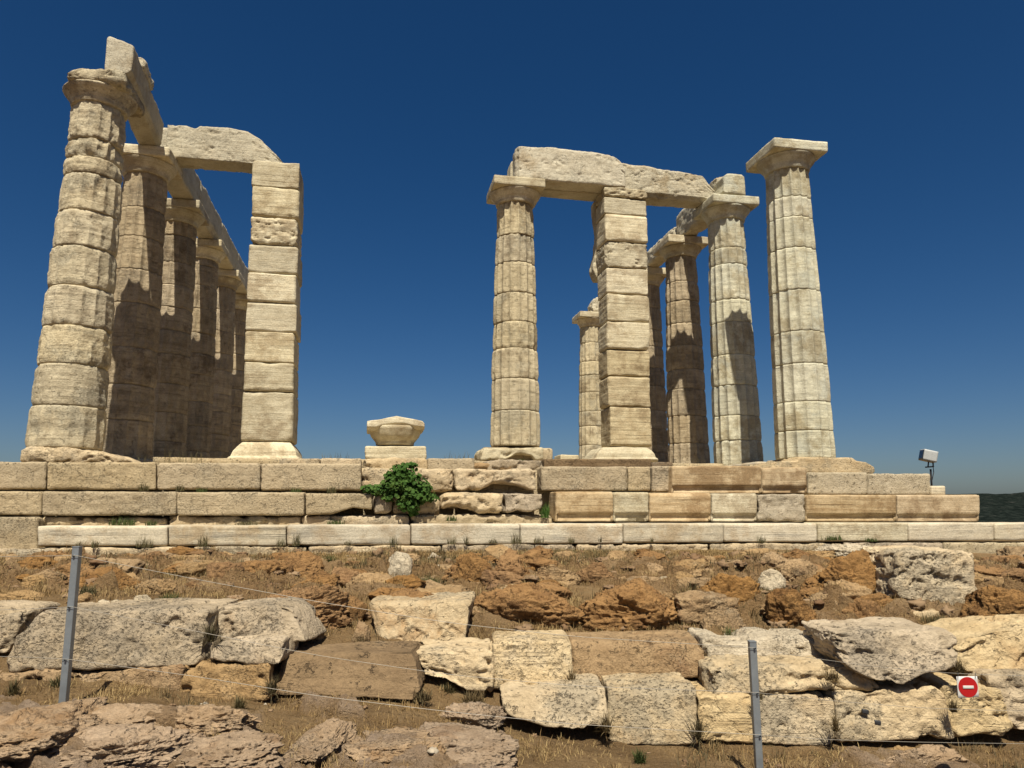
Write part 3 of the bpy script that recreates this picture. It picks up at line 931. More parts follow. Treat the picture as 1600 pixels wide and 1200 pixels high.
GL, GRR = "columns of the left row", "columns of the right row"
WX = 6.1615
column(-WX, 0, ZF, "nearest and biggest column of the left row, deeply weathered, under a broken beam end", GL,
       [1.467, 2.094, 2.684, 3.304, 3.935, 4.527, 5.139, 5.73, 5.42], ('worn',), .48, .038, 11, 'broken', 256, 'worn', 2.3)
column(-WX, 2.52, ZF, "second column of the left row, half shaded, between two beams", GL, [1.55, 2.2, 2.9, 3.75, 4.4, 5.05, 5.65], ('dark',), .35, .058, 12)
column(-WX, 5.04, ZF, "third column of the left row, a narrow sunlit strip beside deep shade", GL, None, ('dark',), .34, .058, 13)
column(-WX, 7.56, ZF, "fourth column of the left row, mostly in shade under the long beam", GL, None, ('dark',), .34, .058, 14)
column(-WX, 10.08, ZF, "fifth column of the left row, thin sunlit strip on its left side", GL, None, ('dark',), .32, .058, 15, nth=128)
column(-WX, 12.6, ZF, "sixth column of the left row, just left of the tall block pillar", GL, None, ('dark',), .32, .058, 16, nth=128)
column(-WX, 15.12, ZF, "farthest column of the left row, a sliver beside the left block pillar", GL, None, ('worn',), .4, .05, 17, nth=128)
column(WX, 0, ZF, "free standing tall pale column with a complete square capital, nearest of the right row", GRR,
       [1.33, 1.854, 2.551, 3.155, 3.939, 4.753, 5.368, 5.775], ('clean',), .12, .052, 21, nth=256, cmat='clean')
column(WX, 2.52, ZF, "fluted column with a dark capital shadow on its shaft, under the end of the broken beam", GRR,
       [1.38, 1.908, 2.568, 3.237, 3.973, 4.476, 5.292, 5.675], ('clean',), .3, .055, 22, nth=224, cmat='clean')
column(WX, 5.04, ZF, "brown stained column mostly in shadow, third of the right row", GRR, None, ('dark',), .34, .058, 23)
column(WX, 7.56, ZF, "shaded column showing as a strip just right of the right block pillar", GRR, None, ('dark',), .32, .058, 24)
column(6.0, 12.6, ZF, "small distant column with whole capital, left of the right block pillar", GRR, None, ('worn',), .3, .05, 25, nth=128, cmat='anta')
column(1.26, 2.52, 1.19, "lone slender column between the pillars, worn fluted drums on a broken base", "columns between the pillars",
       [1.901, 2.549, 3.18, 3.739, 4.36, 5.017, 5.628], ('worn',), .4, .06, 31, nth=224, cmat='anta')

# bases under the nearest columns: worn stones that carry them
def base_stone(name, label, c, back, mat, **kw):
    a = dict(res=.025, rnd=.05, rough=.03, fr=3, seed=5)
    a.update(kw)
    return tag(stone(name, c, back, M[mat], None, **a), label, "base stone")


base_stone("base_stone", "broken yellowish base stone under the biggest left column", box4(-6.56, -5.25, -.56, .60, .845), (0, 1.25, 0), 'roughyel',
           rnd=.07, rough=.06, top=[(0, .85), (.1, 1.02), (.5, 1.0), (.75, .8), (.9, .62), (1, .4)], seed=51, maxn=120)
base_stone("base_stone", "chipped marble slab under the free standing right column", box4(5.15, 7.15, -.56, .57, .845), (0, 1.15, 0), 'rough',
           rnd=.02, rough=.02, cuts=6, cutsize=.3, top=[(0, .42), (.09, .45), (.1, .72), (.25, .75), (.27, 1), (.78, 1), (.82, .8), (.92, .74), (1, .4)], seed=52)
base_stone("base_stone", "broken round-cornered base stone under the lone slender column", pxY([(754, 699), (849, 700), (850, 720), (751, 719)], 1.92), (0, 1.2, 0), 'anta',
           rnd=.07, rough=.045, bot=[(0, 0), (.4, .05), (.55, .45), (.8, .42), (.86, 0), (1, 0)], seed=53)
# infill so nothing hovers under the lone column
tag(stone("column_footing", box4(.55, 1.95, 2.1, .80, 1.15), (0, 1.0, 0), M['poros'], None, res=.05, rnd=.03, rough=.01, seed=54), "rough footing stone under the lone column's broken base", "base stone")


# ------------------------------------------------------------------ the two block pillars (antae)
def pillar(label, x0, x1, xb0, xb1, y, depth, zs, seed, basepx, splits=()):
    t = empty("block_pillar", ((x0 + x1) / 2, y + depth / 2, ZF), label, "pillar", "square block pillars")
    b_ = stone("pillar_base", pxY(basepx, y - .12), (0, depth + .3, 0), M['anta'], t, res=.02, rnd=.022, rough=.016, fr=3.5, seed=seed, cuts=5, cutsize=.2,
               left=[(0, 0), (.24, .0), (.28, .022), (.55, .028), (.75, .055), (.9, .085), (1, .10)], right=[(0, 1), (.24, 1), (.28, .978), (.55, .972), (.75, .945), (.9, .915), (1, .90)],
               front=[(0, 0), (.24, 0), (.28, .03), (.55, .035), (.75, .06), (1, .09)])
    n = len(zs) - 1
    rng = random.Random(seed)
    for i in range(n):
        ta, tb = (zs[i] - zs[0]) / (zs[-1] - zs[0]), (zs[i + 1] - zs[0]) / (zs[-1] - zs[0])
        l0, l1 = xb0 + (x0 - xb0) * ta, xb0 + (x0 - xb0) * tb
        r0, r1 = xb1 + (x1 - xb1) * ta, xb1 + (x1 - xb1) * tb
        j = [rng.uniform(-.018, .016) for _ in range(4)]
        yy = y + rng.uniform(-.02, .02)
        c = [(l0 + j[0], yy, zs[i] + .006), (r0 + j[1], yy, zs[i] + .006), (r1 + j[1], yy, zs[i + 1] - .006), (l1 + j[0], yy, zs[i + 1] - .006)]
        kw = dict(res=.018, rnd=.024 + .02 * rng.random(), rough=.011, fr=4, strata=.005, seed=seed + i, chip=1.5, cuts=3, cutsize=.08)
        if (i, 'rough') in splits: kw.update(rough=.03, rnd=.04, cuts=7, cutsize=.2)
        stone("pillar_block", c, (0, depth, 0), M['anta' if not (x0 > 0 and i < 3) else 'antalow'], t, **kw)
    return t


pillar("left square pillar of stacked pale marble blocks, free standing against the sky", -4.10, -3.21, -4.02, -3.08, 2.1, .95,
       [1.19, 2.136, 2.699, 3.293, 3.871, 4.456, 5.036, 5.60, 6.231, 6.78], 401, [(366, 690), (462, 690), (468, 722), (352, 722)], {(6, 'rough')})
pillar("right square pillar of stacked blocks with brown stained lower half, under two pale beams", 3.15, 4.12, 3.14, 4.03, 2.1, .66,
       [1.20, 2.025, 2.668, 3.237, 3.832, 4.44, 5.012, 5.597, 6.213, 6.60, 6.83], 431, [(935, 698), (1025, 698), (1030, 722), (927, 722)], {(6, 'rough'), (9, 'rough')})
tag(stone("wall_block", box4(3.05, 3.40, 2.77, 4.95, 6.78), (0, .32, 0), M['anta'], None, res=.03, rnd=.05, rough=.03, seed=470,
          left=[(0, .3), (.12, .0), (.35, .25), (.6, .38), (1, .2)]), "ragged wall end clinging behind the right block pillar, broken off halfway down", "wall")

# ------------------------------------------------------------------ beams
def beam(label, c, back, mat='beam', **kw):
    a = dict(res=.026, rnd=.02, rough=.018, fr=3.5, seed=7, chip=1.4, pit=.006, cuts=7, cutsize=.22)
    a.update(kw)
    return tag(stone("stone_beam", c, back, M[mat], None, **a), label, "stone beam", "stone beams on the capitals")


XI, XO = -5.74, -6.22
beam("cracked beam end overhanging the biggest left column, tall broken lump on top", [(-5.99, -.45, ZT), (-5.59, -.45, ZT), (-5.58, -.45, 7.36), (-6.01, -.45, 7.50)], (-.215, 2.62, 0), 'beam', seed=501,
     rough=.02, rnd=.03)
yy = [2.5, 5.03, 7.55, 10.07, 12.59, 15.1]
labs = ["long shaded beam between second and third left columns", "beam between third and fourth left columns, chipped white top edge",
        "beam between fourth and fifth left columns, dark underside", "distant beam between fifth and sixth left columns, jagged top edge",
        "farthest beam of the left row, ending behind the left block pillar"]
for i in range(5):
    beam(labs[i], [(XO, yy[i], ZT), (XI, yy[i], ZT), (XI, yy[i], 7.52 + .03 * (i % 2)), (XO, yy[i], 7.5)], (0, yy[i + 1] - yy[i] - .01, 0), 'beam', seed=510 + i, rough=.02, res=.035, rnd=.04)
# beam from the second left column to the left pillar
beam("pale slanting-ended beam bridging the left column row and left block pillar", box4(-5.82, -3.58, 2.42, ZT, 7.56), (0, .5, 0), 'beam', seed=521, rough=.022, res=.022,
     top=[(0, .93), (.16, .96), (.24, .90), (.27, .98), (.55, 1.0), (.68, .96), (.80, .74), (.95, .30), (1, .14)], pit=.012)
# beams on the right
beam("thick pale beam from the lone column to the right block pillar", box4(1.20, 3.63, 2.07, ZT, 7.60), (0, .44, 0), 'beam', seed=531, rough=.022, res=.022,
     top=[(0, .93), (.06, .97), (.25, 1.0), (.7, 1.0), (.88, .93), (.95, .8), (1, .6)], rnd=.035)
beam("hidden rear beam slab behind the thick pale beam, its end showing left", box4(1.16, 3.45, 2.53, ZT, 7.45), (0, .42, 0), 'beam', seed=532, rough=.02, res=.035)
beam("worn sloping beam from the right block pillar to the fluted column", box4(3.66, 5.98, 2.44, ZT, 7.62), (0, .5, 0), 'beam', seed=533, rough=.026, res=.022,
     top=[(0, .96), (.25, .94), (.45, .88), (.7, .84), (.84, .78), (.9, .55), (1, .22)], rnd=.04)
beam("short upright beam stub with a ribbed face on the fluted column's capital", box4(5.86, 6.40, 1.98, ZT, 7.33), (0, .55, 0), 'clean', seed=534, rough=.012, res=.02,
     left=[(0, -.02), (.5, .05), (1, .0)], rnd=.04)
beam("grey shaded beam running back from the fluted column to the stained column", box4(6.02, 6.45, 2.56, ZT, 7.55), (0, 2.45, 0), 'beam', seed=535, rough=.035, res=.03,
     rnd=.06)
beam("low jagged beam remnant behind the stained right column", box4(6.0, 6.45, 5.03, ZT, 7.30), (0, 2.6, 0), 'beam', seed=536, rough=.05, res=.035, rnd=.08)
tag(stone("stone_chunk", box4(5.98, 6.4, 12.35, ZT, 7.45), (0, .6, 0), M['beam'], None, res=.03, rnd=.1, rough=.06, seed=537, left=[(0, -.05), (.6, .05), (1, .35)]),
    "broken chunk left on the small distant column's capital", "stone chunk")
tag(stone("stone_chunk", [(-5.93, .25, 7.36), (-5.62, .25, 7.36), (-5.64, .25, 7.60), (-5.90, .25, 7.62)], (-.03, .8, 0), M['beam'], None, res=.025, rnd=.08, rough=.05, seed=538),
    "small pale lump left on top of the overhanging left beam end", "stone chunk")

# ------------------------------------------------------------------ fallen capital on its base, small block on the floor
t = empty("broken_capital", aY(618, 695, 2.5), "fallen capital stone, wide worn top over a shaded tapering underside", "capital")
c0 = aY(617, 694, 2.75)
zt0, zt1 = aY(617, 694, 2.75)[2], aY(617, 672, 2.75)[2]
wid = (aY(661, 675, 2.75) - aY(573, 675, 2.75))[0]
nwid = (aY(647, 693, 2.75) - aY(588, 693, 2.75))[0]
lathe("echinus", c0[0], 2.75, [(zt0 - .03, nwid / 2), (zt0 + .03, nwid / 2 + .01), ((zt0 + zt1) / 2, (wid + nwid) / 4 + .01), (zt1 + .01, wid / 2 - .02), (zt1 + .05, wid / 2 - .03)], M['anta'], t, 61, rough=.006)
stone("abacus", box4(c0[0] - wid / 2, c0[0] + wid / 2, 2.75 - wid * .42, zt1 - .02, aY(617, 655, 2.75)[2]), (0, wid * .9, 0), M['anta'], t, res=.018, rnd=.012, rough=.014, cuts=8, cutsize=.35, seed=62,
      top=[(0, .62), (.2, .72), (.5, 1.05), (.75, .85), (.95, .7), (1, .5)], bot=[(0, -.1), (.15, -.15), (.3, .15), (.65, .25), (.8, .05), (1, 0)])
base_stone("base_stone", "squared marble base block under the fallen capital", pxY([(570, 697), (666, 697), (667, 718), (570, 718)], 2.15), (0, 1.15, 0), 'anta', rnd=.03, rough=.015, seed=63,
           left=[(0, .01), (1, 0)], strata=.01)
tag(stone("floor_block", pxY([(876, 710), (905, 711), (905, 719), (876, 719)], 9.0), (0, .8, 0), M['anta'], None, res=.03, rnd=.03, rough=.015, seed=64),
    "small pale block on the temple floor beside the distant column", "stone block")
c0 = aY(890, 716, 9.0)

# ------------------------------------------------------------------ retaining wall blocks in front
def wblock(label, pts, d, depth, mat, lean=.05, group="rough blocks of the retaining wall", **kw):
    a = dict(res=.0125, rnd=.018, rough=.03, fr=3.0, pit=.008, cuts=5, cutsize=.20, chip=1.4)
    a.update(kw)
    xm_ = sum(p_[0] for p_ in pts) / 4
    pts = [(x_ + (3 if x_ > xm_ else -3), y_) for x_, y_ in pts]
    a['seed'] = int(pts[0][0] * 7 + pts[0][1] + 4000) % 977
    return tag(stone("wall_stone", pxD(pts, d, lean), FWD * depth, M[mat], None, **a), label, "stone block", group)


wblock("grey block cut off by the left picture edge, beside the long grey block", [(-90, 950), (34, 954), (10, 1020), (-90, 1030)], 5.15, .5, 'roughgrey', rnd=.02)
wblock("longest grey pitted limestone block, standing behind the left fence post", [(36, 956), (322, 952), (311, 1040), (3, 1052)], 4.95, .6, 'roughgrey', lean=.1, rnd=.02, pit=.022,
       left=[(0, 0), (.6, .01), (.7, .05), (1, .09)])
wblock("upright white-grey block right of the longest grey block", [(338, 948), (452, 942), (478, 1006), (342, 1010)], 5.15, .5, 'roughgrey', lean=.1, rnd=.02,
       top=[(0, .96), (.3, 1.0), (.8, 1.0), (.93, .9), (1, .75)])
wblock("small grey-white block jutting out under the upright white-grey block", [(330, 1000), (440, 1000), (436, 1038), (324, 1037)], 4.93, .4, 'roughgrey', rnd=.02,
       left=[(0, 0), (.5, 0), (1, .12)])
wblock("sand coloured ledge of soft stone beneath the small grey-white block", [(288, 1036), (418, 1036), (420, 1096), (270, 1094)], 4.87, .5, 'tan', rnd=.02, rough=.05)
wblock("soft orange ledge under the longest grey block", [(-60, 1054), (286, 1041), (272, 1104), (-60, 1104)], 4.9, .5, 'tan', rnd=.02, rough=.05)
wblock("flat dark brown slab tilted forward, with a paler sandy top edge", [(446, 1022), (646, 1018), (655, 1096), (428, 1086)], 4.95, .45, 'brown', lean=.16, rnd=.018, rough=.02, strata=.012)
wblock("pale square-faced block standing alone above the brown slab", [(576, 942), (734, 938), (724, 1008), (590, 1012)], 5.75, .6, 'rough', lean=.12, rnd=.02,
       left=[(0, .02), (.6, .02), (1, 0)], pit=.024)
wblock("crumbling pale block right of the brown slab, ragged lower corner", [(650, 1016), (770, 1012), (768, 1084), (672, 1078)], 5.22, .5, 'rough', rnd=.02, rough=.045,
       bot=[(0, .35), (.3, .25), (.6, .0), (1, 0)], pit=.03)
wblock("bright cream block with fine cracks, between crumbling and brown-faced blocks", [(771, 1003), (890, 1001), (894, 1073), (769, 1079)], 5.3, .5, 'roughyel', lean=.08, rnd=.02, rough=.025)
wblock("wide brown-faced block with pale upper rim in the upper wall row", [(895, 1003), (1094, 1000), (1100, 1058), (893, 1068)], 5.5, .5, 'tan', lean=.08, rnd=.02)
wblock("white block with wavy lower edge behind the right fence post", [(1100, 996), (1282, 996), (1286, 1042), (1104, 1046)], 5.55, .5, 'white', lean=.06, rnd=.02, rough=.045,
       top=[(0, 1), (.15, 1), (.25, .78), (.4, .8), (.5, 1), (1, .95)], bot=[(0, .1), (.35, .0), (.55, .25), (1, .3)])
wblock("long layered pale slab tapering right, under the wavy white block", [(1112, 1044), (1338, 1036), (1376, 1078), (1118, 1090)], 5.16, .5, 'rough', lean=.06, rnd=.02, rough=.04, strata=.02,
       top=[(0, .95), (.3, 1.0), (.6, 1.0), (1, .95)])
wblock("biggest white-grey boulder-like block overhanging the lower wall at right", [(1302, 988), (1492, 986), (1496, 1060), (1330, 1080)], 5.06, .62, 'roughgrey', lean=.14, rnd=.02, rough=.045,
       bot=[(0, .52), (.1, .30), (.28, .10), (.5, .0), (.6, .10), (.75, .2), (1, .22)])
wblock("undercut pale block at the left end of the lower wall row, shadow beneath", [(782, 1080), (943, 1078), (946, 1143), (800, 1138)], 4.92, .5, 'rough', lean=.12, rnd=.02,
       bot=[(0, .35), (.1, .22), (.35, .05), (.7, .0), (1, .12)])
wblock("greyish square block with rounded top in the lower wall row", [(952, 1076), (1084, 1073), (1090, 1168), (950, 1166)], 5.0, .5, 'rough', lean=.1, rnd=.02)
wblock("short yellow block left of the right fence post in the lower row", [(1093, 1086), (1174, 1084), (1180, 1165), (1094, 1162)], 5.06, .5, 'roughyel', rnd=.02, rough=.04)
wblock("grey-beige block just right of the right fence post in the lower row", [(1190, 1089), (1303, 1085), (1305, 1166), (1184, 1165)], 5.08, .5, 'rough', rnd=.02)
tw = wblock("long beige block with two small square sockets, lower wall row", [(1308, 1084), (1472, 1072), (1492, 1156), (1308, 1163)], 5.06, .5, 'rough', rnd=.02)
wblock("yellow block behind the red no entry sign", [(1466, 1064), (1564, 1076), (1586, 1150), (1494, 1154)], 5.1, .5, 'roughyel', rnd=.02, rough=.04)
wblock("brown-grey block at the right picture edge in the lower row", [(1532, 1056), (1690, 1050), (1700, 1140), (1588, 1144)], 5.16, .5, 'roughgrey', rnd=.02)
wblock("cream rough block at the right picture edge, above the sign", [(1496, 988), (1690, 974), (1690, 1050), (1500, 1050)], 5.4, .6, 'roughyel', lean=.1, rnd=.02, rough=.045,
       top=[(0, .7), (.25, .95), (.5, 1), (1, 1)])
wblock("huge pale pitted block behind the bright orange boulder, high on the slope", [(1405, 862), (1522, 862), (1526, 955), (1398, 948)], 6.75, .8, 'rough', lean=.05, rnd=.02, rough=.04, pit=.03,
       group="big loose blocks", bot=[(0, .15), (.4, .02), (.55, .1), (.65, 0), (1, 0)])
wblock("flat pale ledge stone directly beneath the huge pitted block", [(1392, 953), (1526, 955), (1528, 990), (1386, 988)], 6.55, .6, 'roughyel', rnd=.02, rough=.05, group="big loose blocks")
# sockets: black insets in the beige block, colour standing for shade in holes
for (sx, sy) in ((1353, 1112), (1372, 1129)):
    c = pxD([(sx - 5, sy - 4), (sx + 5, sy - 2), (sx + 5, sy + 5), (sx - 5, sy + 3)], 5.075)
    stone("socket_shade", c, FWD * .02, M['black'], tw, res=.01, rnd=.004, rough=.002, seed=3)

# ------------------------------------------------------------------ rocks of the rubble slope
ROCKS = [
 (410, 855, 511, 912, 'orange', "rounded brown boulder just below the marble step, left of centre"),
 (498, 888, 576, 926, 'orange', "low rust coloured boulder right of the rounded brown boulder"),
 (595, 864, 640, 908, 'white', "tallest white stone standing in the dry grass below the step"),
 (658, 884, 697, 904, 'white', "flat white stone beside a grey-green tuft of grass"),
 (694, 895, 709, 907, 'white', "tiny white pebble-like stone right of the flat white stone"),
 (666, 864, 685, 878, 'white', "small whitish stone close under the foundation course, above the flat one"),
 (702, 866, 778, 918, 'orange', "dark rust boulder with jagged shaded face, left one of a pair"),
 (764, 860, 828, 917, 'orange', "dark rust boulder, right one of the pair, leaning against its neighbour"),
 (752, 853, 802, 880, 'tan', "tan rock peeping out above the pair of dark rust boulders"),
 (826, 888, 904, 920, 'tan', "low tan slab-like rock right of the dark rust pair"),
 (898, 879, 964, 915, 'orange', "brown boulder with a dark hollow at its lower right"),
 (735, 918, 916, 988, 'orange', "broad orange boulder with deep shaded overhang, behind the top wire"),
 (910, 914, 1102, 992, 'orange', "largest orange boulder, angular sloping faces, in the middle of the slope"),
 (970, 903, 1034, 922, 'roughyel', "flat yellowish stone resting on top of the largest orange boulder"),
 (1027, 900, 1054, 916, 'white', "small pale grey stone next to the flat yellowish stone"),
 (1050, 904, 1094, 934, 'tan', "tan rock wedged right of the largest orange boulder's top"),
 (1040, 868, 1112, 906, 'tan', "wide brownish rock with dark lower edge below the foundation course"),
 (1008, 880, 1042, 903, 'tan', "small brown rock left of the wide brownish rock"),
 (1098, 900, 1202, 956, 'orange', "rounded orange boulder with shaded underside left of the white-grey stone"),
 (1108, 877, 1188, 902, 'tan', "long low brown rock lying behind the rounded orange boulder"),
 (1100, 950, 1167, 994, 'tan', "grey-brown tilted slab below the rounded orange boulder"),
 (1190, 891, 1230, 922, 'white', "rounded white-grey stone among orange rocks, right of centre"),
 (1220, 876, 1284, 916, 'tan', "square tan rock left of the bright orange boulder"),
 (1200, 910, 1287, 984, 'orange', "tall angular brown boulder with flat dark face under the white-grey stone"),
 (1282, 864, 1408, 940, 'orange', "bright orange boulder leaning on the huge pitted block"),
 (1260, 928, 1322, 968, 'tan', "tan rock with dark cavity left below the bright orange boulder"),
 (1324, 938, 1395, 983, 'orange', "roundish orange rock directly below the bright orange boulder"),
 (1300, 968, 1337, 985, 'white', "small flat white stone left of the roundish orange rock"),
 (1248, 980, 1284, 1000, 'orange', "small orange rock lying on the upper wall row"),
 (1286, 852, 1402, 884, 'white', "flat white stone slab behind the bright orange boulder"),
 (1532, 908, 1660, 982, 'orange', "orange boulder cut by the right picture edge"),
 (1543, 896, 1594, 922, 'tan', "tan rock above the orange boulder at the right edge"),
 (1553, 879, 1592, 895, 'tan', "small light brown rock near the right edge below the foundation course"),
 (376, 912, 530, 984, 'orange', "big boulder with whitish top behind the upright white-grey block"),
 (526, 928, 568, 978, 'orange', "upright dark rock in shadow left of the pale square-faced block"),
 (543, 974, 574, 1010, 'tan', "tan lump against the left side of the pale square-faced block"),
 (476, 976, 502, 1004, 'tan', "small tan stone right of the upright white-grey block"),
 (68, 864, 118, 898, 'tan', "brown rock behind the top of the left fence post"),
 (202, 903, 270, 934, 'tan', "low rounded sandy rock on the left slope"),
 (252, 862, 322, 892, 'tan', "low flat brown rock close below the foundation course at left"),
 (310, 882, 348, 904, 'tan', "low brown rock between the sandy rock and rounded brown boulder"),
 (55, 896, 116, 912, 'white', "flat pale slab left of the fence post on the slope"),
 (-20, 864, 27, 888, 'tan', "dark edged rock at the left picture edge under the wire"),
 (-20, 926, 56, 944, 'tan', "flat pale brown slab at the left edge above the grey block"),
 (150, 938, 168, 950, 'white', "tiny white stone behind the longest grey block"),
 (168, 938, 194, 950, 'white', "pale oblong stone behind the longest grey block"),
 (203, 931, 238, 950, 'white', "white knobbly stone behind the longest grey block, largest of three"),
 (364, 870, 410, 896, 'tan', "tan low rock touching the left side of the rounded brown boulder"),
 (640, 905, 700, 930, 'tan', "half buried brown rock above the pale square-faced block"),
 (866, 862, 905, 882, 'tan', "small half buried rock above the brown hollowed boulder"),
 (940, 862, 1000, 884, 'tan', "half buried tan rock in grass below the foundation course, centre right"),
 (1160, 858, 1235, 874, 'tan', "flat pale rock in grass below the marble step, right of centre"),
 (100, 925, 145, 945, 'tan', "low sandy rock just right of the left fence post's middle"),
 (840, 1000, 880, 1010, 'tan', "thin tan stone lying on the cream block"),
 (1395, 1170, 1440, 1190, 'tan', "flat stone in the dry grass near the bottom right corner"),
]
for i, (x0, y0, x1, y1, m, lab) in enumerate(ROCKS):
    xc = (x0 + x1) / 2
    d = hit(xc, y1 - 2)
    a, f, z = ray(xc, y1)
    t_ = d / f
    wdt = (x1 - x0) / F * t_ * 1.16
    hgt = (y1 - y0) / F * t_ * 1.1
    dep = max(.55 * wdt, .8 * hgt)
    cen = P(xc, (y0 + y1) / 2, d) + FWD * dep * .42
    hh = hgt * 1.45
    cen[2] -= hh * .5 - hgt * .5
    big = (x1 - x0) > 60
    rr = rock("rock", cen, (wdt, dep, hh), 700 + i * 3, M[m], res=60 if (x1 - x0) > 110 else (42 if big else 20), rough=.165 if big else .12, facets=14)
    tag(rr, lab, "rock", "rocks of the rubble slope")

BED = [
 (-60, 1108, 150, 1230, "bare bedrock hump filling the bottom left corner"),
 (125, 1112, 270, 1155, "grey bedrock hump right behind the left fence post's shadow"),
 (120, 1140, 300, 1225, "knobbly bedrock mass at the bottom, below the left fence post's shadow"),
 (250, 1112, 400, 1160, "bedrock hump under the sand coloured ledge, left foreground"),
 (280, 1150, 440, 1225, "broad bedrock mass at the bottom, left of the straw patch"),
 (478, 1118, 548, 1200, "low cracked bedrock knob in the straw patch"),
 (545, 1140, 680, 1215, "grey bedrock mass at the bottom, left half of the middle outcrop"),
 (640, 1135, 800, 1220, "grey bedrock mass at the bottom, right half of the middle outcrop"),
 (690, 1108, 790, 1140, "low bedrock lump left of the undercut pale block"),
 (1370, 1176, 1480, 1204, "flat bedrock slab near the bottom edge under the sign"),
]
for i, (x0, y0, x1, y1, lab) in enumerate(BED):
    xc = (x0 + x1) / 2
    d0, d1 = hit(xc, y1), hit(xc, y0 + 8)
    wdt = (x1 - x0) / F * (d0 + d1) / 2 * 1.25
    dep = max(.25, (d1 - d0) * 1.25)
    a, f, z = ray(xc, 1100)
    um = a / f * (d0 + d1) / 2
    g0 = ground0(um, (d0 + d1) / 2)[0]
    hh = min(.34, .10 + .22 * wdt)
    tag(rock("bedrock_outcrop", uv(um, (d0 + d1) / 2, g0 + .015), (wdt, dep, hh), 860 + i * 5, M['bedrock'], res=64, rough=.19, facets=17), lab, "rock", "bedrock outcrops of the foreground")

for i in range(150):
    rg = random.Random(900 + i)
    px_, py_ = rg.uniform(20, 1590), rg.uniform(872, 975)
    if py_ > 930 and (px_ < 560 or px_ > 1390): py_ = rg.uniform(872, 920)
    d = hit(px_, py_)
    s_ = rg.uniform(.12, .42)
    a, f, z = ray(px_, py_)
    cen = P(px_, py_, d) + np.array([0, 0, s_ * .16])
    rr = rock("rock", cen, (s_ * rg.uniform(1, 1.7), s_, s_ * rg.uniform(.5, .9)), 950 + i, M['tan' if i % 5 < 2 else 'orange'], res=24, rough=.17)
    tag(rr, "small half buried brown stone in the dry grass of the slope", "rock", "small half buried stones of the slope")

# small rubble nobody could count
def scatter_stones():
    rng = np.random.RandomState(5)
    Vs, Fs, nv = [], [], 0
    pts, fa = lattice(4, 4, 4)
    dd = pts - .5
    dd = dd / np.linalg.norm(dd, axis=1, keepdims=True)
    for i in range(1000):
        u, d = rng.uniform(-6, 7.5), rng.uniform(3.5, 11)
        if abs(u) > d * .78: continue
        if 5.0 < d < 5.8: continue
        s = rng.uniform(.006, .022) if d < 5.2 else rng.uniform(.012, .075) * rng.uniform(.5, 1)
        V = dd * (1 + .30 * rng.normal(size=(len(dd), 1))) * s * np.array([1.3, 1, .65]) * rng.uniform(.7, 1.3, 3)
        an = rng.uniform(0, 6.3)
        V = np.stack([V[:, 0] * np.cos(an) - V[:, 1] * np.sin(an), V[:, 0] * np.sin(an) + V[:, 1] * np.cos(an), V[:, 2]], -1)
        g = ground(np.array([u]), np.array([d]))[0]
        Vs.append(V + uv(u, d, g + s * .2)); Fs.append(fa + nv); nv += len(V)
    k = NT("mixed_rubble")
    gg = k.n('ShaderNodeNewGeometry')
    rd = gg.outputs['Random Per Island']
    c = k.mix(rd, c4((.13, .07, .03)), c4((.23, .155, .085)))
    c = k.mix(k.ramp(rd, .95, .96), c, c4((.36, .31, .23)))
    k.L.new(c, k.bsdf.inputs['Base Color']); k.bsdf.inputs['Roughness'].default_value = .95
    tag(mk("loose_rubble", np.concatenate(Vs), np.concatenate(Fs), k.m, origin=np.zeros(3)), kind='stuff')


scatter_stones()


# ------------------------------------------------------------------ grass and plants
def blades(base, h, wdt, rng, lean=.5, segs=2):
    """base (n,3), h (n), -> verts, faces of thin bent blades"""
    n = len(base)
    an = rng.uniform(0, 2 * np.pi, n)
    ln = np.abs(rng.normal(0, lean, n))
    dx, dy = np.cos(an), np.sin(an)
    sd = np.stack([-dy, dx, 0 * dx], -1) * (np.asarray(wdt) * np.ones(n))[:, None] * .5
    dirv = np.stack([dx * np.sin(ln), dy * np.sin(ln), np.cos(ln)], -1)
    mid = base + dirv * (h * .55)[:, None]
    ln2 = ln + rng.uniform(.1, .7, n)
    dir2 = np.stack([dx * np.sin(ln2), dy * np.sin(ln2), np.cos(ln2)], -1)
    tip = mid + dir2 * (h * .5)[:, None]
    V = np.stack([base - sd, base + sd, mid + sd * .75, mid - sd * .75, tip], 1).reshape(-1, 3)
    i = np.arange(n) * 5
    return V, [np.stack([i, i + 1, i + 2, i + 3], -1), np.stack([i + 3, i + 2, i + 4], -1)]


def merge(parts):
    V, q, t, nv = [], [], [], 0
    for v, fs in parts:
        V.append(v)
        for f in fs:
            (q if f.shape[1] == 4 else t).append(f + nv)
        nv += len(v)
    out = []
    if q: out.append(np.concatenate(q))
    if t: out.append(np.concatenate(t))
    return np.concatenate(V), out


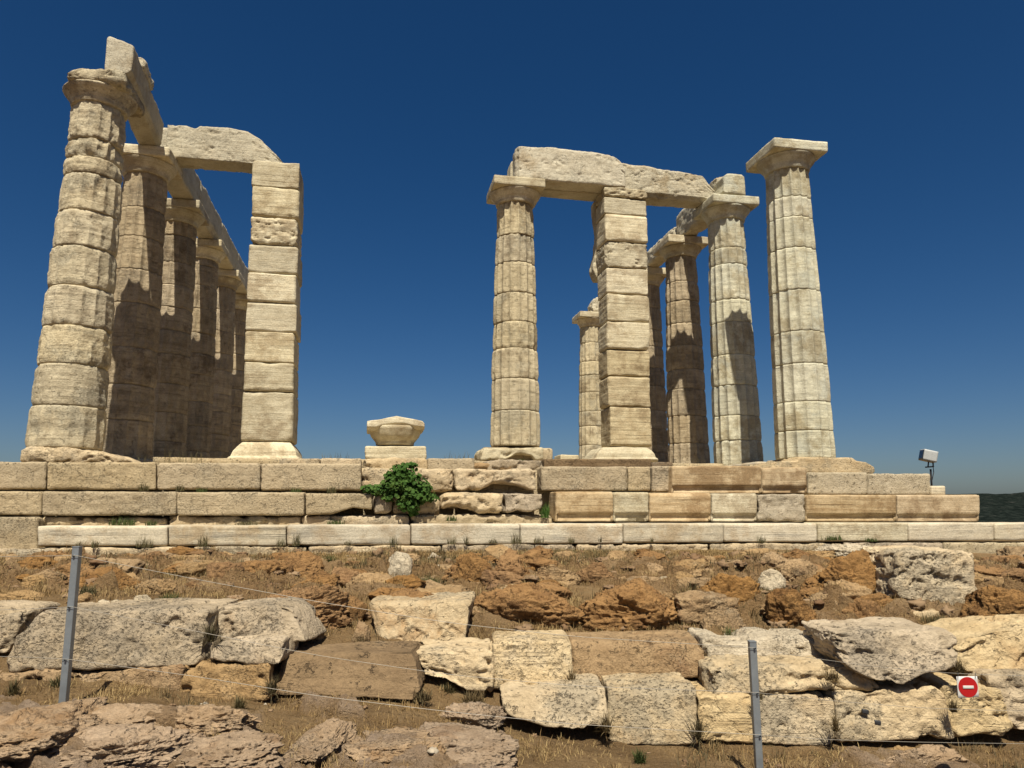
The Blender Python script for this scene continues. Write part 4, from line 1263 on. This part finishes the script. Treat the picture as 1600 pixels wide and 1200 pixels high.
def dry_grass():
    rng = np.random.RandomState(9)
    n = 420000
    u, d = rng.uniform(-7, 8.5, n), rng.uniform(3.3, 11, n)
    p = np.stack([u, d, 0 * u], -1)
    dens = fbm(p * 1.5, 81, 4) * 1.3 + .12
    slope = sstep(d, 5.6, 6.1)
    dens = dens + .50 * slope
    px = 800 + F * u / d / .955
    dens = dens + .45 * np.exp(-((px - 760) / 190) ** 2) * (d < 5) + .3 * sstep(px, 900, 1100) * (d < 5.1) + .25 * np.exp(-((px - 470) / 60) ** 2) * (d < 5)
    rk = bedrock(u, d)
    dens = dens * np.where(d < 5.1, .55 + .45 * sstep(fbm(p * 2.6, 84, 3), -.1, .2), 1) - np.where(d < 5.1, .06, 0)
    keep = (rng.uniform(0, 1, n) < np.clip(dens, 0.0, .75)) & ((rk < .35) | (crevice(u, d) > .6)) & ((slope_rock(u, d) < .5) | (rng.uniform(0, 1, n) < .34)) & (np.abs(u) < d * .8)
    wl_ = (d > 5.0) & (d < 5.6) & (rng.uniform(0, 1, n) > .3)
    keep &= ~wl_
    u, d = u[keep], d[keep]
    z = ground(u, d)
    B = np.stack([CX + u * CYW + d * SYW, CY - u * SYW + d * CYW, z - .004], -1)
    clump = fbm(np.stack([u, d, 0 * u], -1) * 4, 83, 3)
    clump = fbm(np.stack([u, d, 0 * u], -1) * 4, 83, 3)
    h = (.018 + .04 * rng.uniform(0, 1, len(u)) ** 2) * (1 + .9 * np.clip(clump, -.6, 1))
    parts = [blades(B, h, .0026 + .0004 * d, rng, 1.25)]
    # bristling tufts
    sel = rng.choice(len(u), 7500, replace=False)
    cu, cd = u[sel], d[sel]
    nb = 26
    rad = rng.uniform(.015, .07, len(sel)) * np.where(cd < 5.1, .8, 1)
    uu = (cu[:, None] + rng.normal(0, 1, (len(sel), nb)) * rad[:, None]).ravel()
    dd_ = (cd[:, None] + rng.normal(0, 1, (len(sel), nb)) * rad[:, None]).ravel()
    hh = (rng.uniform(.025, .095, len(sel))[:, None] * rng.uniform(.3, 1.15, (len(sel), nb)) * np.where(cd < 5.1, .7, 1)[:, None]).ravel()
    zz = ground(uu, dd_)
    B2 = np.stack([CX + uu * CYW + dd_ * SYW, CY - uu * SYW + dd_ * CYW, zz - .006], -1)
    parts.append(blades(B2, hh, .0022 + .0004 * dd_, rng, .9))
    V, fs = merge(parts)
    tag(mk("dry_grass", V, fs, M['straw'], origin=np.zeros(3), smooth=False), kind='stuff')
    # dark withered scrub between the stones
    n = 6000
    u, d = rng.uniform(-7, 8.5, n), rng.uniform(3.4, 10.6, n)
    p = np.stack([u, d, 0 * u], -1)
    dens = sstep(fbm(p * 1.6, 87, 4), -.12, .35) * np.where(d > 5.7, 1, .35)
    keep = (rng.uniform(0, 1, n) < dens) & (np.abs(u) < d * .8) & (bedrock(u, d) < .5)
    u, d = u[keep], d[keep]
    nb = 24
    rad = rng.uniform(.02, .09, len(u))
    uu = (u[:, None] + rng.normal(0, .8, (len(u), nb)) * rad[:, None]).ravel()
    dd_ = (d[:, None] + rng.normal(0, .8, (len(u), nb)) * rad[:, None]).ravel()
    hh = (rng.uniform(.03, .12, len(u))[:, None] * rng.uniform(.3, 1.1, (len(u), nb))).ravel()
    B2 = np.stack([CX + uu * CYW + dd_ * SYW, CY - uu * SYW + dd_ * CYW, ground(uu, dd_) - .006], -1)
    V, fs = blades(B2, hh, .0028 + .0004 * dd_, rng, .95)
    tag(mk("dry_scrub", V, fs, M['scrub'], origin=np.zeros(3), smooth=False), kind='stuff')
    # greyer green growth on the upper slope
    n = 110000
    u, d = rng.uniform(-7, 8.5, n), rng.uniform(6.2, 11, n)
    p = np.stack([u, d, 0 * u], -1)
    dens = sstep(fbm(p * 1.1, 91, 4), .12, .42) * (.35 + .65 * sstep(d, 7.0, 8.6))
    keep = (rng.uniform(0, 1, n) < dens) & (np.abs(u) < d * .8)
    u, d = u[keep], d[keep]
    z = ground(u, d)
    B = np.stack([CX + u * CYW + d * SYW, CY - u * SYW + d * CYW, z - .004], -1)
    h = .03 + .075 * rng.uniform(0, 1, len(u)) ** 1.6
    V, fs = blades(B, h, .006, rng, .6)
    tag(mk("green_grass", V, fs, M['weed'], origin=np.zeros(3), smooth=False), kind='stuff')


dry_grass()


def tuft(label, px, py, d, hpx, wpx, mat, n, seed, group, Y=None, lean=.35, name="weed_tuft", wb=.006):
    rng = np.random.RandomState(seed)
    c = aY(px, py, Y) if Y is not None else P(px, py, d)
    sc = (c - np.array([CX, CY, 0])) @ FWD / F * .98
    r = wpx * sc * .5
    n = int(n)
    ang, rad = rng.uniform(0, 6.283, n), np.sqrt(rng.uniform(0, 1, n)) * r * .7
    B = np.stack([c[0] + np.cos(ang) * rad, c[1] + np.sin(ang) * rad * .6, np.full(n, c[2] - .01)], -1)
    h = hpx * sc * rng.uniform(.45, 1.1, n)
    V, fs = blades(B, h, wb, rng, lean)
    return tag(mk(name, V, fs, M[mat], smooth=False), label, "weed", group)


W3 = [(122, 853, 12, 10, "thin dry weed on the soil at the left end of the marble step"),
      (148, 853, 14, 16, "dry weed pair right of the left fence post, against the marble step"),
      (225, 852, 16, 34, "wide grey weed clump at the first joint of the marble step"),
      (318, 851, 20, 22, "wiry dry weed against the second marble step block"),
      (440, 850, 14, 24, "grey weed clump against the marble step, below the cut middle step"),
      (463, 850, 20, 18, "taller grey weed beside the grey weed clump on the marble step"),
      (543, 849, 10, 14, "small faint weed on the marble step left of the green bush"),
      (615, 849, 15, 20, "bushy grey weed on the marble step directly below the green bush"),
      (705, 847, 13, 22, "grey weed clump left of a close pair on the marble step"),
      (730, 847, 14, 12, "weed in the middle of three on the marble step, below the bare stones"),
      (770, 846, 9, 22, "low weed on the marble step under the lone column"),
      (806, 846, 17, 26, "largest grey weed on the marble step, below the lone column"),
      (842, 845, 10, 26, "low spreading weed on the marble step left of the honey marble"),
      (893, 845, 11, 14, "small dark weed on the marble step under the honey marble's left end"),
      (938, 844, 9, 8, "single small weed sprig near the middle of the marble step"),
      (1018, 844, 8, 10, "tiny weed at a joint of the marble step under the brown stained pillar"),
      (1190, 845, 12, 20, "weed at the foot of the marble step below the fluted column")]
for i, (x, y, h, wd, lab) in enumerate(W3):
    tuft(lab, x, y + 2, None, h * 1.15, wd, 'weed', 18 + wd * 1.6, 60 + i, "weeds along the marble step", Y=-1.42)
W2 = [(225, 766, 14, 22, 'weed', "dry wiry weed on the ledge between upper and middle step, far left"),
      (282, 766, 12, 20, 'weed', "brownish weed on the ledge near the second joint of the top step"),
      (316, 768, 9, 24, 'greenweed', "small green weed on the ledge right of the brownish weed"),
      (463, 769, 10, 24, 'greenweed', "green weed on the ledge below the left block pillar"),
      (518, 769, 13, 20, 'weed', "dark dry weed on the ledge at a gap of the top step"),
      (190, 820, 14, 56, 'greenweed', "long strip of green weed behind the left part of marble step"),
      (236, 820, 9, 26, 'greenweed', "short green weed behind the marble step, right of the long strip"),
      (385, 820, 9, 50, 'weed', "low dull weed strip in the dark gap behind the marble step"),
      (525, 819, 10, 40, 'greenweed', "low green weed in the gap left of the green bush's foot"),
      (705, 813, 10, 24, 'greenweed', "green weed in the hollow of the middle step right of the bush"),
      (852, 808, 26, 20, 'leaf', "dark green weed in the dark gap beside the honey marble"),
      (1300, 843, 9, 46, 'greenweed', "green weed strip at the foot of the marble step, right side"),
      (1362, 845, 7, 30, 'greenweed', "short green weed right of the green strip at the marble step's foot"),
      (605, 744, 7, 30, 'greenweed', "small green weed on the ruined top step left of the bush top"),
      (577, 738, 10, 16, 'greenweed', "green weed at the ruined corner of the top step"),
      (815, 722, 8, 16, 'greenweed', "green weed under the lone column's broken base"),
      (672, 724, 8, 24, 'weed', "dry weed on the thin course right of the fallen capital"),
      (741, 727, 8, 14, 'weed', "dry weed at the left of the lone column's base")]
for i, (x, y, h, wd, m, lab) in enumerate(W2):
    Y = -1.0 if y > 800 else (-.72 if y > 750 else (-.3 if y > 735 else .2))
    if y == 843 or y == 845: Y = -1.42
    if y == 808: Y = -.93
    tuft(lab, x, y, None, h, wd, m, 24 + wd * 2.2, 160 + i, "weeds on the step ledges", Y=Y, wb=.008)
WS = [(262, 950, 26, 'weed', 935, "grey-green bush on the slope behind the longest grey block"),
      (134, 0, 0, '', 0, '')]
SL = [(264, 944, 22, 44, 'greenweed', "grey-green tuft on the slope behind the longest grey block"),
      (135, 932, 24, 40, 'weed', "dull tuft right of the left fence post, upper slope"),
      (40, 896, 20, 60, 'greenweed', "wide green tuft at the left edge of the slope"),
      (515, 884, 24, 26, 'greenweed', "green tuft right of the rounded brown boulder"),
      (670, 918, 24, 38, 'greenweed', "bluish green tuft under the flat white stone"),
      (215, 1110, 14, 34, 'weed', "grey dead tuft on the foreground bedrock right of the left post"),
      (288, 1118, 20, 24, 'weed', "upright grey dead tuft on the foreground bedrock"),
      (375, 1108, 26, 18, 'weed', "thin upright weed below the sand coloured ledge"),
      (770, 1075, 44, 24, 'weed', "dark wiry weed in the joint between crumbling and cream blocks"),
      (700, 1080, 18, 30, 'weed', "dull weed under the crumbling pale block"),
      (1088, 1040, 40, 22, 'weed', "dark dry weed in the joint right of the brown-faced block"),
      (950, 1130, 50, 14, 'weed', "dry weed in the joint left of the greyish square block"),
      (1000, 1190, 24, 22, 'greenweed', "dark green sprout in the foreground grass, bottom centre right"),
      (1196, 1160, 20, 20, 'weed', "dull weed at the foot of the right fence post"),
      (1300, 1030, 36, 30, 'weed', "grey-green weed left of the biggest white-grey boulder-like block"),
      (1540, 900, 24, 60, 'greenweed', "green scrub right of the huge pitted block"),
      (1460, 975, 20, 60, 'weed', "dry scrub on the ledge stone under the huge pitted block"),
      (1075, 950, 46, 30, 'weed', "dark dead scrub beside the rounded orange boulder"),
      (1140, 1000, 26, 22, 'greenweed', "small green weed under the tilted grey-brown slab"),
      (90, 1075, 26, 22, 'weed', "withered weed left of the left fence post's foot"),
      (20, 1085, 30, 14, 'weed', "withered stalks at the left picture edge under the grey block")]
for i, (x, y, h, wd, m, lab) in enumerate(SL):
    d = hit(x, y)
    tuft(lab, x, y, d, h, wd, m, 60 + wd * 4, 260 + i, "tufts on the slope", lean=.6, wb=.005)
JT = [(566, 1012, 5.6, 26, 22, "dry scrub in the gap left of the pale square-faced block"), (660, 1092, 4.98, 22, 40, "dry scrub in the hollow right of the dark brown slab"), (740, 1096, 5.1, 24, 50, "dry scrub under the crumbling pale block"),
      (893, 1070, 5.3, 34, 14, "dead weed in the joint left of the wide brown-faced block"), (948, 1140, 4.92, 30, 16, "dead weed between undercut pale block and greyish square block"), (1092, 1150, 4.98, 40, 12, "dead weed right of the greyish square block"),
      (1184, 1090, 5.02, 14, 22, "dead weed on the joint behind the right fence post"), (1306, 1140, 4.98, 30, 12, "dead weed left of the long beige block"), (1490, 1110, 5.0, 24, 14, "dead weed left of the yellow block by the sign"),
      (330, 1000, 4.98, 40, 14, "dead weed between the longest grey block and the upright one"), (425, 1080, 4.86, 30, 16, "dead weed left of the dark brown slab"), (1300, 1060, 5.1, 20, 30, "dead weed under the biggest white-grey block's left end"),
      (1500, 1050, 5.1, 26, 22, "dead weed right of the biggest white-grey block")]
for i, (x, y, dd_, h, wd, lab) in enumerate(JT):
    tuft(lab, x, y, dd_, h, wd, 'scrub', 70 + wd * 3, 460 + i, "dead weeds in the wall joints", lean=.8, wb=.0045)
# thin grasses growing on the temple floor, against the sky
for i, (x, h, wd, n, lab) in enumerate([(262, 34, 20, 12, "tall thin grass stalks in front of the shaded left columns"), (296, 26, 60, 40, "wispy grass at the foot of the third left column"),
                                        (205, 14, 60, 40, "grey dead grass at the foot of the second left column"),
                                        (525, 18, 70, 50, "thin seeding grass on the floor right of the left block pillar"), (715, 20, 60, 40, "thin seeding grass left of the lone column against the sky"),
                                        (1090, 10, 40, 26, "short grass at the foot of the brown stained column"), (480, 10, 30, 26, "short grass right beside the left block pillar's base")]):
    tuft(lab, x, 722, None, h, wd, 'weed', n, 360 + i, "grass on the temple floor", Y=1.0, lean=.3, wb=.005)


def leaf_bush():
    rng = np.random.RandomState(77)
    blobs = [(628, 738, 20, 12, .4), (634, 754, 30, 14, .45), (645, 771, 30, 14, .45), (600, 766, 24, 7, .2), (578, 764, 11, 5, .15), (671, 777, 13, 6, .2), (638, 788, 17, 11, .35),
             (614, 745, 13, 8, .25), (606, 777, 8, 6, .2), (640, 727, 10, 4, .2), (660, 764, 14, 9, .3), (612, 758, 16, 8, .3), (645, 799, 7, 5, .2)]
    t = empty("caper_bush", aY(640, 803, -1.0), "lush green creeping bush growing out of the ruined steps", "bush")
    Vs, Fs, nv = [], [], 0
    for bx, by, rx, ry, th_ in blobs:
        c = aY(bx, by, -.95)
        s = (c[1] - CY) / F
        n = int(rx * ry * 1.15 + 14)
        q = rng.normal(size=(n, 3))
        q /= np.linalg.norm(q, axis=1, keepdims=True)
        q *= rng.uniform(.1, 1.35, (n, 1)) ** .6
        cen = c + q * np.array([rx * s, th_ * .4, ry * s])
        nr = q + rng.normal(size=(n, 3)) * .55 + np.array([0, -.5, .5])
        nr /= np.linalg.norm(nr, axis=1, keepdims=True)
        a1 = np.cross(nr, rng.normal(size=(n, 3)))
        a1 /= np.linalg.norm(a1, axis=1, keepdims=True)
        a2 = np.cross(nr, a1)
        sz = rng.uniform(.018, .036, n)[:, None]
        ring = []
        for kk in range(6):
            an = kk * math.pi / 3
            ring.append(cen + a1 * sz * math.cos(an) * 1.15 + a2 * sz * math.sin(an) * .9 + nr * sz * (.18 if kk % 3 else -.15))
        V = np.stack(ring, 1).reshape(-1, 3)
        i = np.arange(n)[:, None] * 6 + np.arange(6)[None]
        Vs.append(V); Fs.append(i + nv); nv += len(V)
    mk("foliage", np.concatenate(Vs), np.concatenate(Fs), M['leaf'], t, smooth=False)
    # woody stems fanning out of the root
    parts = []
    root = aY(636, 800, -.75)
    for kk in range(14):
        bx, by, rx, ry, th_ = blobs[kk % len(blobs)]
        e = aY(bx + rng.uniform(-rx, rx) * .7, by + rng.uniform(-ry, ry) * .5, -1.0)
        parts.append(tube([root, (root + e) / 2 + rng.normal(0, .03, 3) + np.array([0, -.05, .02]), e], .006, 5))
    V, fs = merge(parts)
    mk("stems", V, fs, M['stem'], t)


def tube(pts, r, n=8):
    pts = np.array(pts, float)
    V = []
    for i, p in enumerate(pts):
        a, b_ = pts[max(0, i - 1)], pts[min(len(pts) - 1, i + 1)]
        dr = (b_ - a) / np.linalg.norm(b_ - a)
        up = np.array([0, 0, 1.0]) if abs(dr[2]) < .9 else np.array([1.0, 0, 0])
        s = np.cross(dr, up); s /= np.linalg.norm(s)
        t_ = np.cross(s, dr)
        for kk in range(n):
            an = 2 * math.pi * kk / n
            V.append(p + r * (math.cos(an) * s + math.sin(an) * t_))
    i = np.arange(n)
    F4 = np.concatenate([np.stack([kk * n + i, kk * n + (i + 1) % n, (kk + 1) * n + (i + 1) % n, (kk + 1) * n + i], -1) for kk in range(len(pts) - 1)])
    return np.array(V), [F4]


leaf_bush()


# ------------------------------------------------------------------ fence posts, wires, sign, floodlight
def bar(name, p0, p1, wx, wy, mat, parent=None, bev=.003):
    """square bar from p0 to p1"""
    p0, p1 = np.array(p0, float), np.array(p1, float)
    h = np.linalg.norm(p1 - p0)
    pts, fa = lattice(4, 4, 10)
    q = pts.copy()
    e = np.where(q == .25, 0, 0)
    for ax, ww in ((0, wx), (1, wy)):
        f = bev / ww
        q[:, ax] = np.select([pts[:, ax] == 0, pts[:, ax] == .25, pts[:, ax] == .75, pts[:, ax] == 1], [0, f, 1 - f, 1], pts[:, ax])
    corner = ((pts[:, 0] == 0) | (pts[:, 0] == 1)) & ((pts[:, 1] == 0) | (pts[:, 1] == 1))
    q[corner, 0] = np.where(q[corner, 0] == 0, bev / wx * .4, 1 - bev / wx * .4)
    q[corner, 1] = np.where(q[corner, 1] == 0, bev / wy * .4, 1 - bev / wy * .4)
    V = p0 + (p1 - p0) * pts[:, 2:3] + RGT * ((q[:, :1] - .5) * wx) + FWD * ((q[:, 1:2] - .5) * wy)
    return mk(name, V, fa, mat, parent, smooth=False)


def post(label, ptop, pbot, d, wires):
    a, b_ = P(*ptop, d), P(*pbot, d)
    t = empty("fence_post", b_, label, "fence post", "steel fence posts")
    wd = 11.0 / F * d * .95
    bar("shaft", b_ - np.array([0, 0, .1]), a, wd, wd, M['steel'], t)
    bar("top_cap", a + np.array([0, 0, .0005]), a + np.array([0, 0, .006]), wd + .003, wd + .003, M['steel'], t)
    for (wx, wy) in wires:
        c = P(wx, wy, d) - FWD * wd * .5
        V, fs = tube([c + FWD * .012, c - FWD * .012], .006, 10)
        mk("eyelet", V, fs, M['steel'], t)
    return t


DL, DR = 4.4, 4.42
post("galvanised fence post standing on bare bedrock at left", (121, 855), (99, 1105), DL, [(119, 868), (112, 948), (106, 1030)])
post("galvanised fence post in front of the lower wall at right", (1175, 1003), (1187, 1218), DR, [(1177, 1012), (1181, 1082), (1185, 1148)])


def wire(label, pts, r=.0015):
    """pts: (px, py, d); a smooth cable through them"""
    W_ = np.array([P(x, y, d) for x, y, d in pts])
    s = np.linspace(0, len(W_) - 1, (len(W_) - 1) * 8 + 1)
    C = np.stack([np.interp(s, range(len(W_)), W_[:, k_]) for k_ in range(3)], -1)
    for _ in range(3): C[1:-1] = (C[:-2] + 2 * C[1:-1] + C[2:]) / 4
    V, fs = tube(C, r, 6)
    return tag(mk("fence_wire", V, fs, M['wire']), label, "wire", "wires of the fence")


f_ = DL - .03
g_ = DR - .03
wire("top fence wire sagging between the two fence posts", [(119, 868, f_), (300, 904, f_), (500, 941, f_), (700, 973, f_), (900, 995, f_), (1177, 1012, g_)])
wire("middle fence wire sagging between the two fence posts", [(112, 948, f_), (330, 991, f_), (500, 1025, f_), (700, 1054, f_), (900, 1072, f_), (1181, 1082, g_)], .0013)
wire("lowest fence wire sagging between the two fence posts", [(106, 1030, f_), (300, 1056, f_), (500, 1088, f_), (700, 1112, f_), (900, 1132, f_), (1185, 1148, g_)])
wire("top fence wire leaving the picture at left", [(119, 868, f_), (60, 869, f_), (-120, 871, f_)])
wire("middle fence wire leaving the picture at left", [(112, 948, f_), (60, 951, f_), (-120, 957, f_)])
wire("lowest fence wire leaving the picture at left", [(106, 1030, f_), (50, 1027, f_), (-120, 1023, f_)], .0012)
wire("top fence wire right of the right post, carrying the sign", [(1177, 1012, g_), (1260, 1027, g_), (1370, 1042, g_), (1500, 1053, g_), (1740, 1060, g_)], .0012)
wire("middle fence wire right of the right post, passing under the sign", [(1181, 1082, g_), (1300, 1095, g_), (1450, 1107, g_), (1740, 1115, g_)], .0012)
wire("lowest fence wire right of the right post", [(1185, 1148, g_), (1300, 1156, g_), (1450, 1160, g_), (1740, 1164, g_)], .0011)


def disc(name, c, nrm, r, th_, mat, parent, n=48):
    nrm = np.array(nrm) / np.linalg.norm(nrm)
    V, fs = tube([np.array(c), np.array(c) + nrm * th_], r, n)
    i = np.arange(n)
    return mk(name, V, [fs[0], np.array([i[::-1]]), np.array([i + n])][0:3], mat, parent, smooth=False)


def no_entry_sign():
    d = g_ - .012
    c = P(1512.5, 1073.5, d)
    t = empty("no_entry_sign", P(1512.5, 1090, d), "small white no entry sign with red disc, hung on the fence wire", "sign")
    c_ = pxD([(1494.5, 1057), (1527, 1056.5), (1530, 1089), (1497.5, 1091)], d)
    stone("plate", c_, FWD * .003, M['signwhite'], t, res=.02, rnd=.001, rough=0, seed=1, maxn=12)
    disc("red_disc", c, -FWD, 15.3 / F * d * .93, .0016, M['signred'], t)
    z = np.array([0, 0, 1.0])
    w_, h_ = 8.6 / F * d * .93, 2.3 / F * d * .93
    q = c - FWD * .0045
    stone("white_bar", [q - RGT * w_ - z * h_, q + RGT * w_ - z * h_, q + RGT * w_ + z * h_, q - RGT * w_ + z * h_], FWD * .002, M['signwhite'], t, res=.02, rnd=.0004, rough=0, seed=1, maxn=10)
    for x in (1497, 1524):
        V, fs = tube([P(x, 1060, d - .004), P(x, 1052, d - .004), P(x, 1051, d + .012)], .0016, 6)
        mk("clip", V, fs, M['black'], t)


no_entry_sign()


def floodlight():
    Y = 0.35
    bt = aY(1456, 768, Y)
    t = empty("floodlight", bt, "grey floodlight box on a thin post at the right end of the steps", "floodlight")
    top_ = aY(1454, 733, Y)
    V, fs = tube([bt - np.array([0, 0, .25]), top_], .018, 10)
    mk("pole", V, fs, M['black'], t)
    V, fs = merge([tube([aY(1446, 730, Y), aY(1459, 729, Y)], .013, 8), tube([aY(1450, 730, Y), aY(1451, 720, Y)], .013, 8), tube([aY(1458, 730, Y), aY(1458, 720, Y)], .013, 8)])
    mk("bracket", V, fs, M['black'], t)
    V, fs = tube([aY(1457, 722, Y + .05), aY(1459, 738, Y - .03), aY(1456, 752, Y - .04), aY(1458, 775, Y - .02)], .008, 6)
    mk("cable", V, fs, M['black'], t)
    cen = aY(1450.5, 712.5, Y)
    # the lamp looks to the left and downwards towards the temple
    yaw, pit = R(62), R(14)
    ax = np.array([-.94, .34, 0.0])       # facing direction in plan
    side = np.array([-ax[1], ax[0], 0.0])
    fr_ = ax * math.cos(pit) + np.array([0, 0, math.sin(pit)])
    up_ = np.cross(side, fr_); up_ = -up_ if up_[2] < 0 else up_
    hs_, hu_, hf_ = .12, .105, .125
    def bx(nm, c, s, u_, f, mat, rnd):
        q = c + fr_ * f
        return stone(nm, [q - side * s - up_ * u_, q + side * s - up_ * u_, q + side * s + up_ * u_, q - side * s + up_ * u_], -fr_ * 2 * f, mat, t, res=.03, rnd=rnd, rough=0, seed=2, chip=0)
    bx("housing", cen, hs_, hu_, hf_, M['grey'], .008)
    bx("lens", cen + fr_ * (hf_ + .002), hs_ - .012, hu_ - .012, .004, M['glass'], .002)


floodlight()
